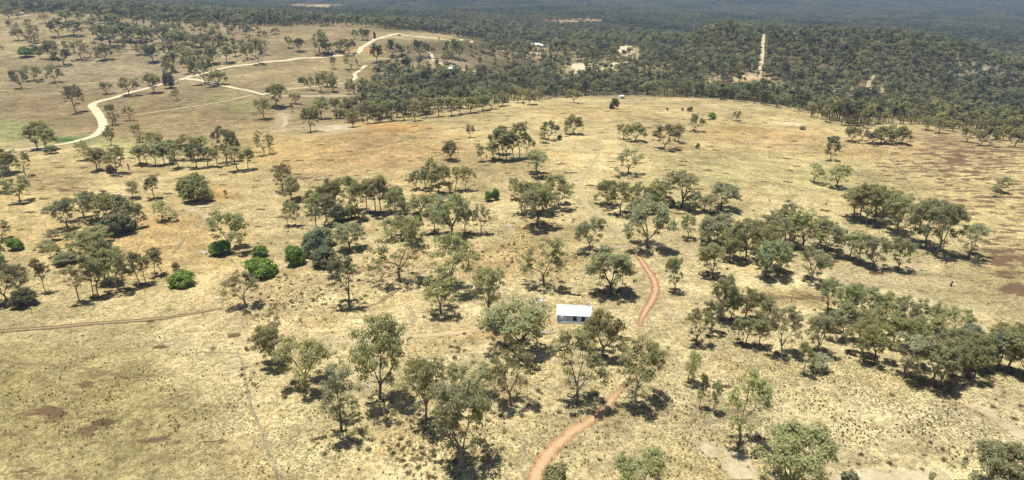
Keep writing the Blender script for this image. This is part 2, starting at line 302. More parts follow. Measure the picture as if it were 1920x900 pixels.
def make_ground():
    px, py, _ = project(GXX, GYY, GZZ); px = np.where(GYY < 40, 960, px); py = np.where(GYY < 40, 1200, py)
    Y = GYY
    col = np.zeros(GXX.shape + (3,)); col[:] = (.43, .375, .22)
    mid = smooth(Y, 200, 300)[..., None]; col = col * (1 - mid) + np.array((.41, .35, .19)) * mid
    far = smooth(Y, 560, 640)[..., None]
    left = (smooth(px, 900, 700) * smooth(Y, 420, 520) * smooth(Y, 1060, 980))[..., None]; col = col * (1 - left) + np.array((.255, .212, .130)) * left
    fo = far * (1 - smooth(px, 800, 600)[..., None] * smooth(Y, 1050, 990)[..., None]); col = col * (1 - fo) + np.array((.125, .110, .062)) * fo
    for cx, cy, a, b, c, st in PATCH:
        # a patch belongs to the ground at its own place, not to what lies far behind or before it
        X0, Y0 = ground_at(cx, cy); ok = np.exp(-((np.log((Y + 300) / (Y0[0] + 300))) / .45) ** 4)
        k = np.minimum(1, 1.4 * blob(px, py, cx, cy, a * 1.1, b * 1.15))[..., None] * st * ok[..., None]; col = col * (1 - k) + (np.array(c) * .8 + np.array((.41, .36, .2)) * min(1, c[0] / .4) * .2) * np.array([.98, .97, .97]) * k
    col = col * np.array([.835, .79, .715])
    burn = np.zeros_like(Y); tus = np.zeros_like(Y); spot = np.zeros_like(Y)
    for cx, cy, a, b, st in [(1800, 300, 150, 52, 1.05), (1770, 262, 60, 14, 1.1), (1900, 480, 60, 60, .95), (1860, 370, 120, 40, .8), (1905, 540, 30, 16, 2.4), (180, 712, 40, 12, 1.5), (100, 767, 36, 10, 1.6), (300, 820, 150, 14, .75), (60, 890, 90, 14, .6), (560, 333, 40, 5, .8), (1490, 560, 60, 12, .7), (1640, 370, 60, 25, .3), (110, 345, 90, 20, .55), (150, 800, 300, 110, .30)]:
        burn = np.maximum(burn, st * blob(px, py, cx, cy, a, b))
    near = smooth(Y, 300, 210)
    tus += near * .45
    for cx, cy, a, b, st in [(1240, 820, 150, 60, .7), (1650, 810, 190, 70, .7), (960, 760, 500, 130, .3), (700, 500, 190, 40, .45), (250, 770, 300, 60, .55), (1600, 720, 260, 60, .3), (850, 840, 120, 60, .6), (990, 470, 100, 40, .5)]:
        tus += near * st * blob(px, py, cx, cy, a, b)
    spot += smooth(Y, 240, 300) * smooth(Y, 900, 600) * .5 * (1 - fo[..., 0]) + smooth(Y, 240, 160) * .06 + smooth(Y, 180, 240) * smooth(Y, 320, 260) * .16
    V = np.stack([GXX, GYY, GZZ], -1).reshape(-1, 3); n, m = GXX.shape
    idx = np.arange(n * m).reshape(n, m); Fq = np.stack([idx[:-1, :-1], idx[:-1, 1:], idx[1:, 1:], idx[1:, :-1]], -1).reshape(-1, 4)
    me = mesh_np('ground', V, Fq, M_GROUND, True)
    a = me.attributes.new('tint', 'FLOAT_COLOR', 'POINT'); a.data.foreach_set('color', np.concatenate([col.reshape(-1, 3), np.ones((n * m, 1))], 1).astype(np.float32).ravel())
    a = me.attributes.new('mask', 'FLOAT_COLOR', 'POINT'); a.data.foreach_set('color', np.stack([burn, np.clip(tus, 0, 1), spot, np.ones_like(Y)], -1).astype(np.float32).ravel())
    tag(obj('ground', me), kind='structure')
make_ground()

# ---------------------------------------------------------------- tracks and roads
def resample(x, y, step):
    # Catmull-Rom through the points, then even spacing
    P = np.stack([x, y], 1); P = np.concatenate([P[:1] * 2 - P[1:2], P, P[-1:] * 2 - P[-2:-1]]); out = []
    for i in range(1, len(P) - 2):
        t = np.linspace(0, 1, 14, endpoint=False)[:, None]; a, b, c, d = P[i - 1], P[i], P[i + 1], P[i + 2]
        out.append(.5 * (2 * b + (c - a) * t + (2 * a - 5 * b + 4 * c - d) * t ** 2 + (3 * b - a - 3 * c + d) * t ** 3))
    Q = np.concatenate(out + [P[-2:-1]]); L = np.concatenate([[0], np.cumsum(np.linalg.norm(np.diff(Q, axis=0), axis=1))])
    s = np.arange(0, L[-1], step); return np.interp(s, L, Q[:, 0]), np.interp(s, L, Q[:, 1]), s / L[-1]
ROADLINES = []
def ribbon(name, pts, width, mat, lift=.06, strength=None, keep_clear=True):
    pts = np.array(pts, float); x, y = ground_at(pts[:, 0], pts[:, 1]); step = max(.8, np.mean(y) * .004)
    x, y, s = resample(x, y, step); T = np.stack([np.gradient(x), np.gradient(y)], 1); T /= np.linalg.norm(T, axis=1)[:, None] + 1e-9; Nn = np.stack([-T[:, 1], T[:, 0]], 1)
    w_ = np.interp(s, np.linspace(0, 1, len(np.atleast_1d(width))), np.atleast_1d(width)) / 2
    st = np.ones_like(s) if strength is None else np.interp(s, np.linspace(0, 1, len(strength)), strength)
    K = np.linspace(-1, 1, 9); X = x[:, None] + Nn[:, :1] * K * w_[:, None] * 1.25; Yy = y[:, None] + Nn[:, 1:] * K * w_[:, None] * 1.25
    Z = gz(X, Yy) + lift + Yy * 2.2e-4; n, m = X.shape; idx = np.arange(n * m).reshape(n, m)
    me = mesh_np(name, np.stack([X, Yy, Z], -1).reshape(-1, 3), np.stack([idx[:-1, :-1], idx[1:, :-1], idx[1:, 1:], idx[:-1, 1:]], -1).reshape(-1, 4), mat, True)
    a = me.attributes.new('across', 'FLOAT_VECTOR', 'POINT'); a.data.foreach_set('vector', np.stack([np.repeat(K[None], n, 0), np.repeat(st[:, None], m, 1), np.zeros((n, m))], -1).astype(np.float32).ravel())
    if keep_clear: ROADLINES.append((x, y, w_))
    return tag(obj(name, me), kind='structure')
M_GRAVEL = track_material('pale_gravel', (.52, .45, .30), (.45, .38, .24), .2)
M_PALE = track_material('pale_wheel_track', (.46, .38, .215), (.40, .33, .18), .8, .5, (.54, .46, .28))
M_RED = track_material('red_earth_track', (.40, .26, .15), (.36, .20, .11), .75, .85, (.30, .135, .075))
M_ORANGE = track_material('orange_earth_track', (.43, .28, .155), (.38, .235, .125), .75, .6, (.37, .20, .11))
M_BROWN = track_material('brown_wheel_track', (.22, .16, .09), (.16, .105, .06), .3, .8, (.10, .06, .04))
M_DARKLINE = track_material('dark_grass_line', (.20, .17, .085), (.28, .24, .13), .8)
ribbon('gravel_road', [(-30, 286), (25, 282), (82, 276), (120, 270), (165, 259), (185, 249), (193, 237), (191, 225), (180, 208), (173, 198), (184, 191), (212, 184), (237, 176), (275, 166), (307, 157), (350, 146), (375, 140), (410, 130), (450, 123), (480, 120), (517, 115), (580, 109), (630, 105), (660, 103), (673, 98), (678, 90), (692, 81), (717, 71), (740, 64.5), (755, 62.5)], [4.2, 5, 5.4, 5, 5.2, 5.6, 6, 6.5], M_GRAVEL)
ribbon('farm_road', [(345, 147), (375, 151), (410, 160), (430, 163), (480, 174), (502, 179), (542, 180.5), (605, 180.5), (692, 179.5), (742, 176), (792, 173)], [4.5, 4, 3.6, 3], M_GRAVEL)
ribbon('side_road', [(494, 178), (515, 171), (550, 166.5), (580, 164), (632, 158), (655, 154), (667, 146), (665, 139), (677, 130), (687, 122)], [3.5, 2.6, 3.5, 4], M_GRAVEL, strength=[1, .6, .5, 1, 1])
ribbon('faint_track', [(252, 216), (325, 205), (400, 194), (475, 178)], [2.6, 2.4, 2.6], M_PALE)
ribbon('hilltop_road', [(745, 65), (775, 68), (805, 71), (865, 75), (885, 77)], [5, 5, 4], M_GRAVEL)
ribbon('driveway', [(800, 97), (808, 101), (813, 112), (830, 122), (845, 128.5), (866, 131), (892, 134)], [3, 4, 5, 4], M_GRAVEL)
ribbon('house_track', [(690, 112), (765, 110.5), (800, 111), (835, 112)], [4, 3], M_PALE, strength=[.7, .9, .4])
ribbon('forest_track', [(1178, 86), (1168, 94), (1178, 102), (1192, 109), (1204, 114)], [9, 12, 9], M_GRAVEL)
ribbon('forest_track', [(1060, 152), (1078, 140), (1082, 120), (1100, 131), (1122, 124), (1148, 121), (1170, 115)], [8, 10, 9, 10], M_GRAVEL, strength=[.8, .5, .9, 1, .8])
ribbon('forest_track', [(1078, 112), (1100, 109), (1125, 105), (1150, 103)], [5, 6], M_GRAVEL, strength=[.4, .9, .3])
ribbon('firebreak', [(1433, 60), (1431, 76), (1430, 92), (1428, 112), (1425, 132), (1422, 145)], [1.9, 2.4, 4], M_GRAVEL, strength=[.6, .45, .35, .5, .8])
ribbon('forest_track', [(1641, 141), (1631, 152), (1627, 162), (1618, 176), (1600, 178)], [3, 3.5, 4], M_GRAVEL, strength=[.4, .4, .4])
ribbon('forest_track', [(1560, 172), (1600, 177), (1650, 173)], [9, 11, 8], M_GRAVEL, strength=[.5, .8, .6])
ribbon('forest_track', [(940, 96), (990, 98), (1030, 106)], [8, 7], M_GRAVEL, strength=[.4, .7, .3])
ribbon('forest_track', [(1260, 99), (1290, 101), (1310, 103)], [7, 6], M_GRAVEL, strength=[.4, .8, .3])
ribbon('ridge_track', [(1200, 198), (1235, 199), (1310, 203), (1370, 209), (1400, 214)], [3, 3], M_PALE, strength=[.4, .9, .7])
ribbon('wheel_track', [(1108, 222), (1107, 232), (1120, 250), (1123, 270), (1120, 292), (1104, 315), (1088, 335), (1090, 350), (1094, 368), (1102, 388), (1132, 410), (1160, 435), (1182, 462)], [3, 2.8, 2.8, 3.4], M_PALE, strength=[.3, .35, .45, .3, .4, .5, .45, .4])
ribbon('red_track', [(1178, 455), (1186, 467), (1200, 485), (1213, 505), (1225, 523), (1229, 542), (1223, 562), (1212, 580), (1203, 598), (1200, 615)], [1.6, 2.3, 2.7, 3.0, 2.6, 1.4], M_RED, strength=[.2, .8, 1, 1, 1, .8, .25])
ribbon('faint_track', [(1200, 612), (1201, 630), (1206, 648), (1209, 668), (1204, 690), (1180, 715), (1155, 735)], [2.0, 2.0], M_ORANGE, strength=[.1, .28, .3, .2])
ribbon('orange_track', [(1172, 722), (1146, 750), (1128, 775), (1110, 788), (1080, 805), (1048, 830), (1022, 860), (1004, 895), (990, 950)], [1.6, 2.4, 3.0, 3.3, 3.6, 3.9], M_ORANGE, strength=[.35, .6, .9, 1, 1, 1, 1, 1])
ribbon('brown_track', [(-30, 623), (0, 621), (100, 614), (185, 606), (275, 600), (350, 590), (400, 581), (437, 574)], [1.9, 1.9, 1.8, 1.2], M_BROWN, strength=[1, 1, 1, .95, .8, .15])
ribbon('faint_track', [(430, 575), (480, 558), (545, 542), (620, 522), (705, 498), (760, 484), (800, 474)], [2.4, 2.6, 2.6], M_ORANGE, strength=[.1, .3, .3, .3, .34, .3])
ribbon('bank_track', [(800, 505), (750, 540), (700, 572), (640, 582), (560, 592)], [1.4, 1.2], M_BROWN, strength=[.15, .35, .35, .25, .1])
ribbon('faint_track', [(560, 646), (660, 640), (780, 631), (880, 622), (940, 612)], [2.0, 2.0], M_PALE, strength=[.2, .6, .5, .6, .3])
ribbon('cattle_path', [(1390, 448), (1290, 462), (1200, 462), (1100, 467), (1000, 472)], [2.2, 2.4], M_PALE, strength=[.05, .2, .4, .45, .1])
ribbon('cattle_path', [(470, 372), (520, 362), (600, 346), (690, 327), (790, 312), (900, 300)], [1.6, 1.8], M_PALE, strength=[.2, .35, .3, .45, .3, .1])
ribbon('cattle_path', [(590, 292), (640, 284), (700, 276), (760, 263), (800, 258)], [1.3, 1.4], M_BROWN, strength=[.05, .3, .25, .35, .1])
ribbon('cattle_path', [(1190, 470), (1260, 500), (1330, 545), (1390, 560), (1450, 590)], [1.4, 1.2], M_PALE, strength=[.1, .35, .2, .3, .1])
ribbon('cattle_path', [(330, 700), (250, 706), (150, 690), (60, 682), (-20, 676)], [1.2, 1.2], M_BROWN, strength=[.1, .22, .2, .25, .15])
ribbon('cattle_path', [(990, 548), (930, 560), (880, 575), (820, 600), (720, 612)], [1.6, 1.6], M_PALE, strength=[.1, .3, .3, .3, .1])
ribbon('eroded_gully', [(338, 380), (350, 386), (360, 395), (374, 399), (386, 404), (389, 414), (380, 428)], [1.2, 1.8, 3, 2, 3, 1.5, 1], M_GRAVEL, strength=[.1, .3, .42, .25, .45, .3, .1])
ribbon('eroded_gully', [(322, 480), (330, 468), (340, 455), (350, 442)], [1.4, 1.8, 1.2], M_DARKLINE, strength=[.2, .45, .5, .3])
ribbon('eroded_gully', [(545, 214), (534, 222), (536, 230), (528, 240), (512, 252)], [2, 3, 3, 3], M_GRAVEL, strength=[.2, .38, .4, .25, .1])
ribbon('eroded_gully', [(1296, 823), (1320, 838), (1352, 850), (1380, 868), (1396, 900)], [2.5, 5, 4, 6, 4], M_GRAVEL, strength=[.2, .42, .3, .45, .4])
ribbon('eroded_gully', [(1560, 905), (1600, 896), (1660, 893), (1720, 895), (1780, 890)], [2, 4, 3, 3], M_GRAVEL, strength=[.25, .5, .35, .5, .2])
ribbon('eroded_gully', [(1812, 760), (1840, 768), (1870, 785), (1900, 808), (1930, 822)], [1.5, 2.5, 3, 3], M_GRAVEL, strength=[.3, .45, .25, .4, .5])
ribbon('dark_fence_strip', [(447, 664), (456, 690), (468, 752), (486, 798), (503, 848), (522, 895), (540, 940)], [1.0, 1.0], M_DARKLINE, strength=[.3, .2, .34, .24, .4], keep_clear=False)
ribbon('dark_fence_strip', [(1668, 296), (1692, 326), (1722, 368), (1760, 420), (1812, 482), (1842, 516)], [1.0, 1.0], M_DARKLINE, strength=[.2, .3, .2, .12, .25], keep_clear=False)
ribbon('dark_fence_strip', [(330, 665), (400, 660), (452, 664)], [.9, .9], M_DARKLINE, strength=[.1, .3, .25], keep_clear=False)

# ---------------------------------------------------------------- tree building
def skeleton(rng, st):
    """branches = list of (points, radii, sides); tips = list of (centre, radius)"""
    br, tips = [], []
    def grow(p, d, L, r, lev):
        n = 5 if lev < 2 else 4; P = [p]; dd = d / np.linalg.norm(d)
        for i in range(n - 1):
            dd = dd + rng.normal(0, st['wob'], 3) + np.array([0, 0, st['up']]); dd /= np.linalg.norm(dd); P.append(P[-1] + dd * L / (n - 1))
        r1 = r * (.72 if lev == 0 else .5); br.append((np.array(P), np.linspace(r, r1, n) * (1 + (.35 * (np.arange(n) == 0) if lev == 0 else 0)), 6 if lev < 2 else 4))
        if lev >= st['lev']:
            tips.append((P[-1], st['cl'] * rng.uniform(.75, 1.3))); 
            if rng.rand() < .6: tips.append((P[-2] + rng.normal(0, .5, 3), st['cl'] * rng.uniform(.6, .95)))
            if rng.rand() < .5: tips.append((P[-1] + np.array([rng.normal(0, .7), rng.normal(0, .7), -rng.uniform(.6, 1.5)]), st['cl'] * rng.uniform(.5, .85)))
            return
        k = st['fork'][lev]; k = k if isinstance(k, int) else rng.randint(k[0], k[1] + 1)
        a0 = rng.rand() * 6.28
        for j in range(k):
            az = a0 + j * 6.283 / k + rng.normal(0, .35); sp = R(rng.uniform(*st['ang'][lev]))
            ax = np.cross(dd, [.3, .8, .1]); ax /= np.linalg.norm(ax); bx = np.cross(dd, ax)
            nd = dd * math.cos(sp) + (ax * math.cos(az) + bx * math.sin(az)) * math.sin(sp)
            if nd[2] < -.1: nd[2] = -.1
            q = P[-1] if (lev > 0 or rng.rand() < .6) else P[-2]
            grow(q, nd, st['len'][lev + 1] * rng.uniform(.75, 1.25), r1 * (.82 if k < 3 else .7), lev + 1)
            if lev == st['lev'] - 1 and rng.rand() < .25: tips.append((P[-2] + rng.normal(0, .4, 3), st['cl'] * .8))
    lean = rng.normal(0, st.get('lean', .1), 3); lean[2] = 1
    grow(np.zeros(3), lean, st['len'][0], st['r'], 0)
    return br, tips
STYLES = {
 's': dict(len=[1.8, 2.7, 2.0, 1.3], fork=[(3, 5), 3, 3], ang=[(30, 66), (22, 55), (22, 60)], wob=.15, up=.09, lev=3, cl=.80, r=.36, H=10.0, W=12.0),
 't': dict(len=[2.6, 3.4, 2.6, 1.7], fork=[(3, 4), 3, 3], ang=[(20, 48), (22, 52), (22, 62)], wob=.17, up=.06, lev=3, cl=.74, r=.36, H=12.5, W=11.0, lean=.16),
 'f': dict(len=[4.4, 2.8, 2.0, 1.3], fork=[(2, 4), (2, 3), 3], ang=[(18, 42), (22, 55), (25, 60)], wob=.12, up=.06, lev=3, cl=.80, r=.24, H=11.5, W=8.0, lean=.12),
 'y': dict(len=[1.6, 1.9, 1.2], fork=[(3, 5), 3], ang=[(14, 45), (20, 55)], wob=.1, up=.10, lev=2, cl=.62, r=.13, H=6.5, W=4.4, lean=.08),
 'k': dict(len=[.9, 2.0, 1.7, 1.2], fork=[(4, 5), 3, 3], ang=[(30, 80), (20, 60), (20, 60)], wob=.12, up=.03, lev=3, cl=.95, r=.32, H=7.5, W=9.5),
 'd': dict(len=[3.2, 2.4, 1.6, .9], fork=[(2, 3), 2, 2], ang=[(20, 45), (20, 50), (25, 60)], wob=.2, up=.05, lev=3, cl=.3, r=.22, H=8.0, W=5.0, lean=.15)}
def leaves(rng, tips, dens, size, floor=None):
    Vs = []
    for c, r in tips:
        n = int(dens * r * r); 
        n = max(n, 2)
        d = rng.normal(0, 1, (n, 3)); d /= np.linalg.norm(d, axis=1)[:, None]; d[:, 2] = np.where(d[:, 2] < -.35, -d[:, 2], d[:, 2])
        rr = r * (1.25 - .75 * rng.rand(n) ** 1.3); lump = 1 + .28 * np.sin(d[:, 0] * 5 + c[0] * 3) * np.sin(d[:, 1] * 5 + c[1] * 3)
        p = c + d * (rr * lump)[:, None] * np.array([1.15, 1.15, .74])
        nn = d + rng.normal(0, .5, (n, 3)); nn[:, 2] += .75; nn /= np.linalg.norm(nn, axis=1)[:, None]
        t = rng.normal(0, 1, (n, 3)); t[:, 2] -= .5; t -= nn * np.sum(t * nn, 1)[:, None]; t /= np.linalg.norm(t, axis=1)[:, None] + 1e-9; b = np.cross(nn, t)
        s = size * rng.uniform(.65, 1.4, n)[:, None]; L = t * s * .5 * 1.5; B = b * s * .5 * .58
        q = np.stack([p - L, p + B * 1.0 - L * .1, p + L, p - B], 1); Vs.append(q.reshape(-1, 3))
    V = np.concatenate(Vs); return V, np.arange(len(V)).reshape(-1, 4)
PROTO = {}
def make_proto(kind, i, lod):
    rng = np.random.RandomState(1000 * (ord(kind)) + i * 17 + 3)
    if kind in 'bx':          # low bushes whose leaves reach the ground
        n = 26 if kind == 'b' else 16; Wd, Hh = (5.2, 3.9) if kind == 'b' else (3.6, 2.4); tips = []
        for j in range(n):
            a = rng.rand() * 6.28; r_ = math.sqrt(rng.rand()) * .66; z = math.sqrt(max(0, 1 - (r_ * 1.15) ** 2)) * rng.uniform(.25, .78)
            tips.append((np.array([math.cos(a) * r_ * Wd / 2, math.sin(a) * r_ * Wd / 2, z * Hh + .2]), rng.uniform(.75, 1.1) * Wd / 5.2))
        br = [(np.array([[0, 0, -.3], [.05, 0, .6], [.1, .1, 1.6]]), np.array([.16, .12, .07]), 6)] + [(np.array([[0, 0, .3], t[0] * .5, t[0]]), np.array([.08, .05, .02]), 4) for t in tips[:10]]
        H_, W_ = Hh, Wd
    elif kind == 'c':
        tips = [(np.array([rng.normal(0, .12), rng.normal(0, .12), z]), .95 * (1 - (abs(z - 3.2) / 6.5) ** 2) * rng.uniform(.8, 1.1)) for z in np.arange(.8, 8.2, .38)]
        br = [(np.array([[0, 0, -.3], [0, 0, 4], [0, 0, 8]]), np.array([.2, .12, .04]), 6)]; H_, W_ = 8.6, 2.2
    else:
        st = STYLES[kind]; br, tips = skeleton(rng, st); P = np.array([t[0] for t in tips]); rad = np.array([t[1] for t in tips])
        top = np.max(P[:, 2] + rad * .7); wid = (np.max(P[:, 0] + rad) - np.min(P[:, 0] - rad) + np.max(P[:, 1] + rad) - np.min(P[:, 1] - rad)) / 2
        H_, W_ = st['H'], st['W']; sc = np.array([W_ / wid, W_ / wid, H_ / top])
        off = np.array([(P[:, 0].max() + P[:, 0].min()) / 2, (P[:, 1].max() + P[:, 1].min()) / 2, 0]) * .6
        def warp(p): p = np.array(p, float); k = np.clip(p[..., 2:3] / top, 0, 1); return (p - off * k) * sc
        br = [(warp(a), b, c) for a, b, c in br]; tips = [(warp(a), b) for a, b in tips]
        # smaller clumps filling the crown's volume, each on its own twig
        cz, rz_ = dict(s=(.55, .40), t=(.56, .40), f=(.64, .32), y=(.55, .40), k=(.46, .42), d=(.6, .3))[kind]; nf = dict(s=20, t=20, f=14, y=9, k=18, d=0)[kind]
        ends = np.array([b_[0][-1] for b_ in br]); ph = rng.rand(3) * 6.28
        for j in range(nf):
            a = j * 2.39996 + rng.normal(0, .3); q_ = 1 - 1.75 * (j + .5) / nf; q_ = max(-.7, q_); e = math.sqrt(max(0, 1 - q_ * q_)) * rng.uniform(.55, .98) * (1 + .18 * math.sin(a * 2 + ph[0]) + .12 * math.sin(a * 3 + ph[1]))
            p = np.array([math.cos(a) * e * W_ * .43, math.sin(a) * e * W_ * .43, (cz + q_ * rz_ * rng.uniform(.8, 1.0)) * H_])
            if e < .35 and q_ < 0: continue
            dd = ((ends - p) ** 2).sum(1) + np.where(ends[:, 2] > p[2] + .3, 6, 0); o_ = ends[dd.argmin()]
            tips.append((p, st['cl'] * rng.uniform(.7, 1.15))); br.append((np.array([o_, (o_ + p) / 2 + [0, 0, -.15], p]), np.array([.07, .05, .03]), 4))
    m = MB()
    for P, r_, sd_ in br:
        P = P.copy()
        if abs(P[0, 2]) < .01: P[0, 2] = -.5
        m.tube(P, np.maximum(r_, .035 if lod == 0 else .06), sd_ if lod == 0 else 4)
    tr = m.mesh(kind + '_trunk', M_BARK, True)
    if kind == 'd': return (tr, None, H_, W_)
    dense = dict(s=126, t=114, f=122, y=150, k=135, b=330, x=230, c=300)[kind]; size = dict(s=.36, t=.35, f=.35, y=.30, k=.38, b=.36, x=.36, c=.34)[kind]
    if lod: dense *= .36; size *= 1.6
    V, Fq = leaves(rng, tips, dense, size)
    H_ = float(np.percentile(V[:, 2], 99.3)); W_ = float(sum(np.percentile(V[:, i], 98.8) - np.percentile(V[:, i], 1.2) for i in (0, 1)) / 2)
    return (tr, mesh_np(kind + '_crown', V, Fq, M_LEAF), H_, W_)
def proto(kind, i, lod):
    k = (kind, i, lod)
    if k not in PROTO: PROTO[k] = make_proto(*k)
    return PROTO[k]
NPROTO = dict(s=9, t=9, f=7, y=5, k=5, b=3, x=3, c=1, d=4)
TINT = {'o': ((.290, .280, .125), 'olive'), 'g': ((.290, .300, .170), 'grey-green'), 'b': ((.280, .230, .125), 'brownish'), 'd': ((.165, .165, .088), 'dark'),
        'l': ((.360, .365, .175), 'pale green'), 'v': ((.165, .265, .042), 'bright green'), 'u': ((.240, .265, .190), 'blue-green')}
BARKC = {'p': (.55, .51, .45), 'n': (.24, .21, .175), 'k': (.12, .105, .09)}
FORM = {'s': ('gum_tree', 'broad gum', 'tree'), 't': ('gum_tree', 'open gum', 'tree'), 'f': ('gum_tree', 'tall gum', 'tree'), 'y': ('young_gum_tree', 'slim young gum', 'tree'),
        'k': ('bushy_tree', 'low bushy tree', 'tree'), 'b': ('round_shrub', 'round shrub', 'shrub'), 'x': ('low_shrub', 'low shrub', 'shrub'), 'c': ('cypress_tree', 'narrow cypress', 'tree'),
        'd': ('dead_tree', 'bare dead tree', 'tree')}
ORD = 'first second third fourth fifth sixth seventh eighth ninth tenth eleventh twelfth thirteenth fourteenth fifteenth sixteenth seventeenth eighteenth nineteenth twentieth'.split()
def ordinal(i): return ORD[i] if i < 20 else 'twenty' + ORD[i - 20]
rng0 = random.Random(11)
TREES = []      # built trees: x, y, radius
COUNT = 0
def grove(phrase, group, data, tile=None):
    """data: base column, base row, top row, crown width, kind+tint[+bark] per tree; tile=(c,r) when read off a 4x enlargement"""
    global COUNT
    items = []
    for ln in data.split(';'):
        q = ln.split()
        if len(q) < 5: continue
        x, y, t, w_ = map(float, q[:4])
        if tile: x, y, t, w_ = tile[0] * 480 + x / 4, tile[1] * 225 + y / 4, tile[1] * 225 + t / 4, w_ / 4
        items.append((x, y, t, w_, q[4]))
    items.sort()
    for i, (px, py, top, w_, code) in enumerate(items):
        X, Y = ground_at(px, py); X, Y = float(X[0]), float(Y[0]); Z = float(gz(X, Y)); _, _, dep = project(X, Y, Z); ppm = F / float(dep)
        dang = math.atan2(CAM_H - Z, math.hypot(X, Y)); kind, tint = code[0], code[1]; bk = code[2] if len(code) > 2 else rng0.choice('nnk')
        W_ = w_ / ppm; H_ = max(1.0, ((py - top) - .20 * w_ * math.sin(dang)) / ppm / math.cos(dang))
        if kind in 'bx': H_ = max(.8, ((py - top) - .30 * w_ * math.sin(dang)) / ppm / math.cos(dang))
        tr, cr, h0, w0 = proto(kind, (COUNT * 5 + i * 3 + int(px)) % NPROTO[kind], 1 if Y > 360 else 0)
        nm, form, cat = FORM[kind]
        root = empty(nm, (X, Y, Z - .05), rng0.uniform(0, 6.28)); sxy = W_ / w0 * (.95 if kind in 'stfyk' else .82)
        root.rotation_euler = (rng0.gauss(0, .05), rng0.gauss(0, .05), root.rotation_euler[2]); root.scale = (sxy, sxy, H_ / h0 * (1.05 if kind in 'stf' else 1))
        pos = f"{ordinal(i)} from left" if len(items) > 2 else (('left one' if i == 0 else 'right one') if len(items) == 2 else 'standing')
        look = form if kind == 'd' else f"{TINT[tint][1]} {form}"
        tag(root, f"{look}, {pos} {phrase}", cat, group)
        a = obj('trunk', tr, root); a.color = (*[c * rng0.uniform(.8, 1.2) for c in BARKC[bk]], 1)
        if cr:
            b = obj('crown', cr, root); f = rng0.uniform(.85, 1.15); q = rng0.random() * (.45 if tint in 'ogb' else .1); mixc = TINT['l' if rng0.random() < .6 else 'g'][0]
            b.color = (*[(c * (1 - q) + c2 * q) * f * rng0.uniform(.95, 1.05) for c, c2 in zip(TINT[tint][0], mixc)], 1)
        TREES.append((X, Y, W_ / 2)); COUNT += 1

# --- nearest part of the slope
grove('in the foreground left of the orange track', 'foreground gums left of the orange track',
 '518 685 607 60 sb;570 722 635 95 sl;640 808 678 92 tgk;713 748 603 100 sg;798 795 672 78 to;882 742 683 76 sg;868 876 732 108 sg;958 760 655 80 tb')
grove('in the foreground below the hut', 'foreground gums below the hut',
 '976 652 560 112 sg;1081 758 630 98 to;1130 668 581 74 so;1190 752 636 94 top')
grove('in the foreground right of the orange track', 'foreground trees right of the orange track',
 '1290 715 656 33 yl;1311 767 704 20 yd;1337 773 712 23 yg;1388 830 703 84 tl;1323 800 775 14 dn')
grove('along the bottom edge of the photo', 'trees along the bottom edge',
 '1043 912 866 52 xo;1203 925 850 92 sl;1478 925 803 128 sl;1860 935 832 112 sb;1590 925 878 40 xg;1745 912 884 14 yg')
grove('above the hut beside the red track', 'gums round the hut clearing',
 '1020 536 442 76 to;1145 552 468 82 sgk;1266 547 482 34 sgk;1106 470 410 54 sg;914 607 500 64 tg;827 587 506 72 to')
grove('left of the hut below the pale track', 'gums on the weedy bank left of the hut',
 '655 575 483 64 tdk;750 528 410 96 to;845 545 438 92 tl;592 478 428 44 kup;655 467 416 56 sg;612 497 461 48 kd;461 577 510 62 tb')
grove('on the open slope below the left grove', 'bright green shrubs',
 '490 515 480 60 bv;488 481 459 30 bv;554 495 459 39 bv;343 535 505 44 bv;415 476 449 40 bv;30 468 444 28 bv')
grove('behind the leftmost bright shrubs', 'pale-trunked gum',
 '431 472 396 72 sgp')
# --- left grove
grove('of the upper left grove', 'upper trees of the left grove',
 '510 810 590 180 sg;640 745 545 220 so;740 760 535 190 sg;830 800 550 220 so;930 790 560 180 so;1005 805 600 150 sg;880 850 690 230 kd;395 905 820 110 yb;600 920 820 190 so;750 930 790 220 so', (0, 1))
grove('of the lower left grove', 'lower trees of the left grove',
 '600 465 190 150 fb;740 430 150 170 fg;700 425 110 120 fo;790 310 0 210 sg;900 395 70 200 to;935 372 150 110 fo;490 180 90 160 kg;560 110 20 120 so;350 70 0 120 so;1055 335 95 150 fd;1098 328 110 110 fo;1215 265 75 110 fb;1165 262 60 100 fo;1325 225 160 60 xb;420 130 40 120 so;830 330 60 150 fo', (0, 2))
grove('at the lower left edge of the photo', 'trees at the lower left edge',
 '340 387 130 95 fb;60 470 180 210 tb;160 450 170 210 tb;200 490 345 170 kd;240 548 420 60 db;0 160 -20 90 so;-20 480 200 160 tb;15 250 100 90 ko', (0, 2))
grove('at the middle left edge of the photo', 'trees at the middle left edge',
 '195 417 245 110 tb;80 405 230 150 so;20 400 210 150 sd;0 545 330 140 td;150 612 430 172 so;20 772 700 60 dn;20 900 760 150 so', (0, 1))
grove('scattered above the left grove', 'scattered trees above the left grove',
 '1000 586 457 108 yo;1160 592 425 105 fb;1213 752 600 160 tl;1490 608 400 205 ko;1385 562 440 90 ko;1700 582 520 36 yo', (0, 1))
grove('in the long row below the gravel road', 'trees in the long row below the gravel road',
 '730 382 205 150 so;757 378 230 90 fo;875 402 210 150 so;835 395 335 62 kd;975 402 325 18 yd;1050 332 190 120 fo;1110 342 190 110 fo;1160 347 195 110 fo;1150 240 95 150 so;1235 337 170 120 fo;1275 322 200 100 fd;1345 357 180 130 fo;1430 300 115 170 so;1475 357 180 140 sd;1560 352 205 110 fo;1630 352 215 100 fo;1700 318 60 180 sd;1785 378 205 140 fo;1862 374 215 100 fo;1310 300 150 120 fo;1530 300 130 130 fo', (0, 1))
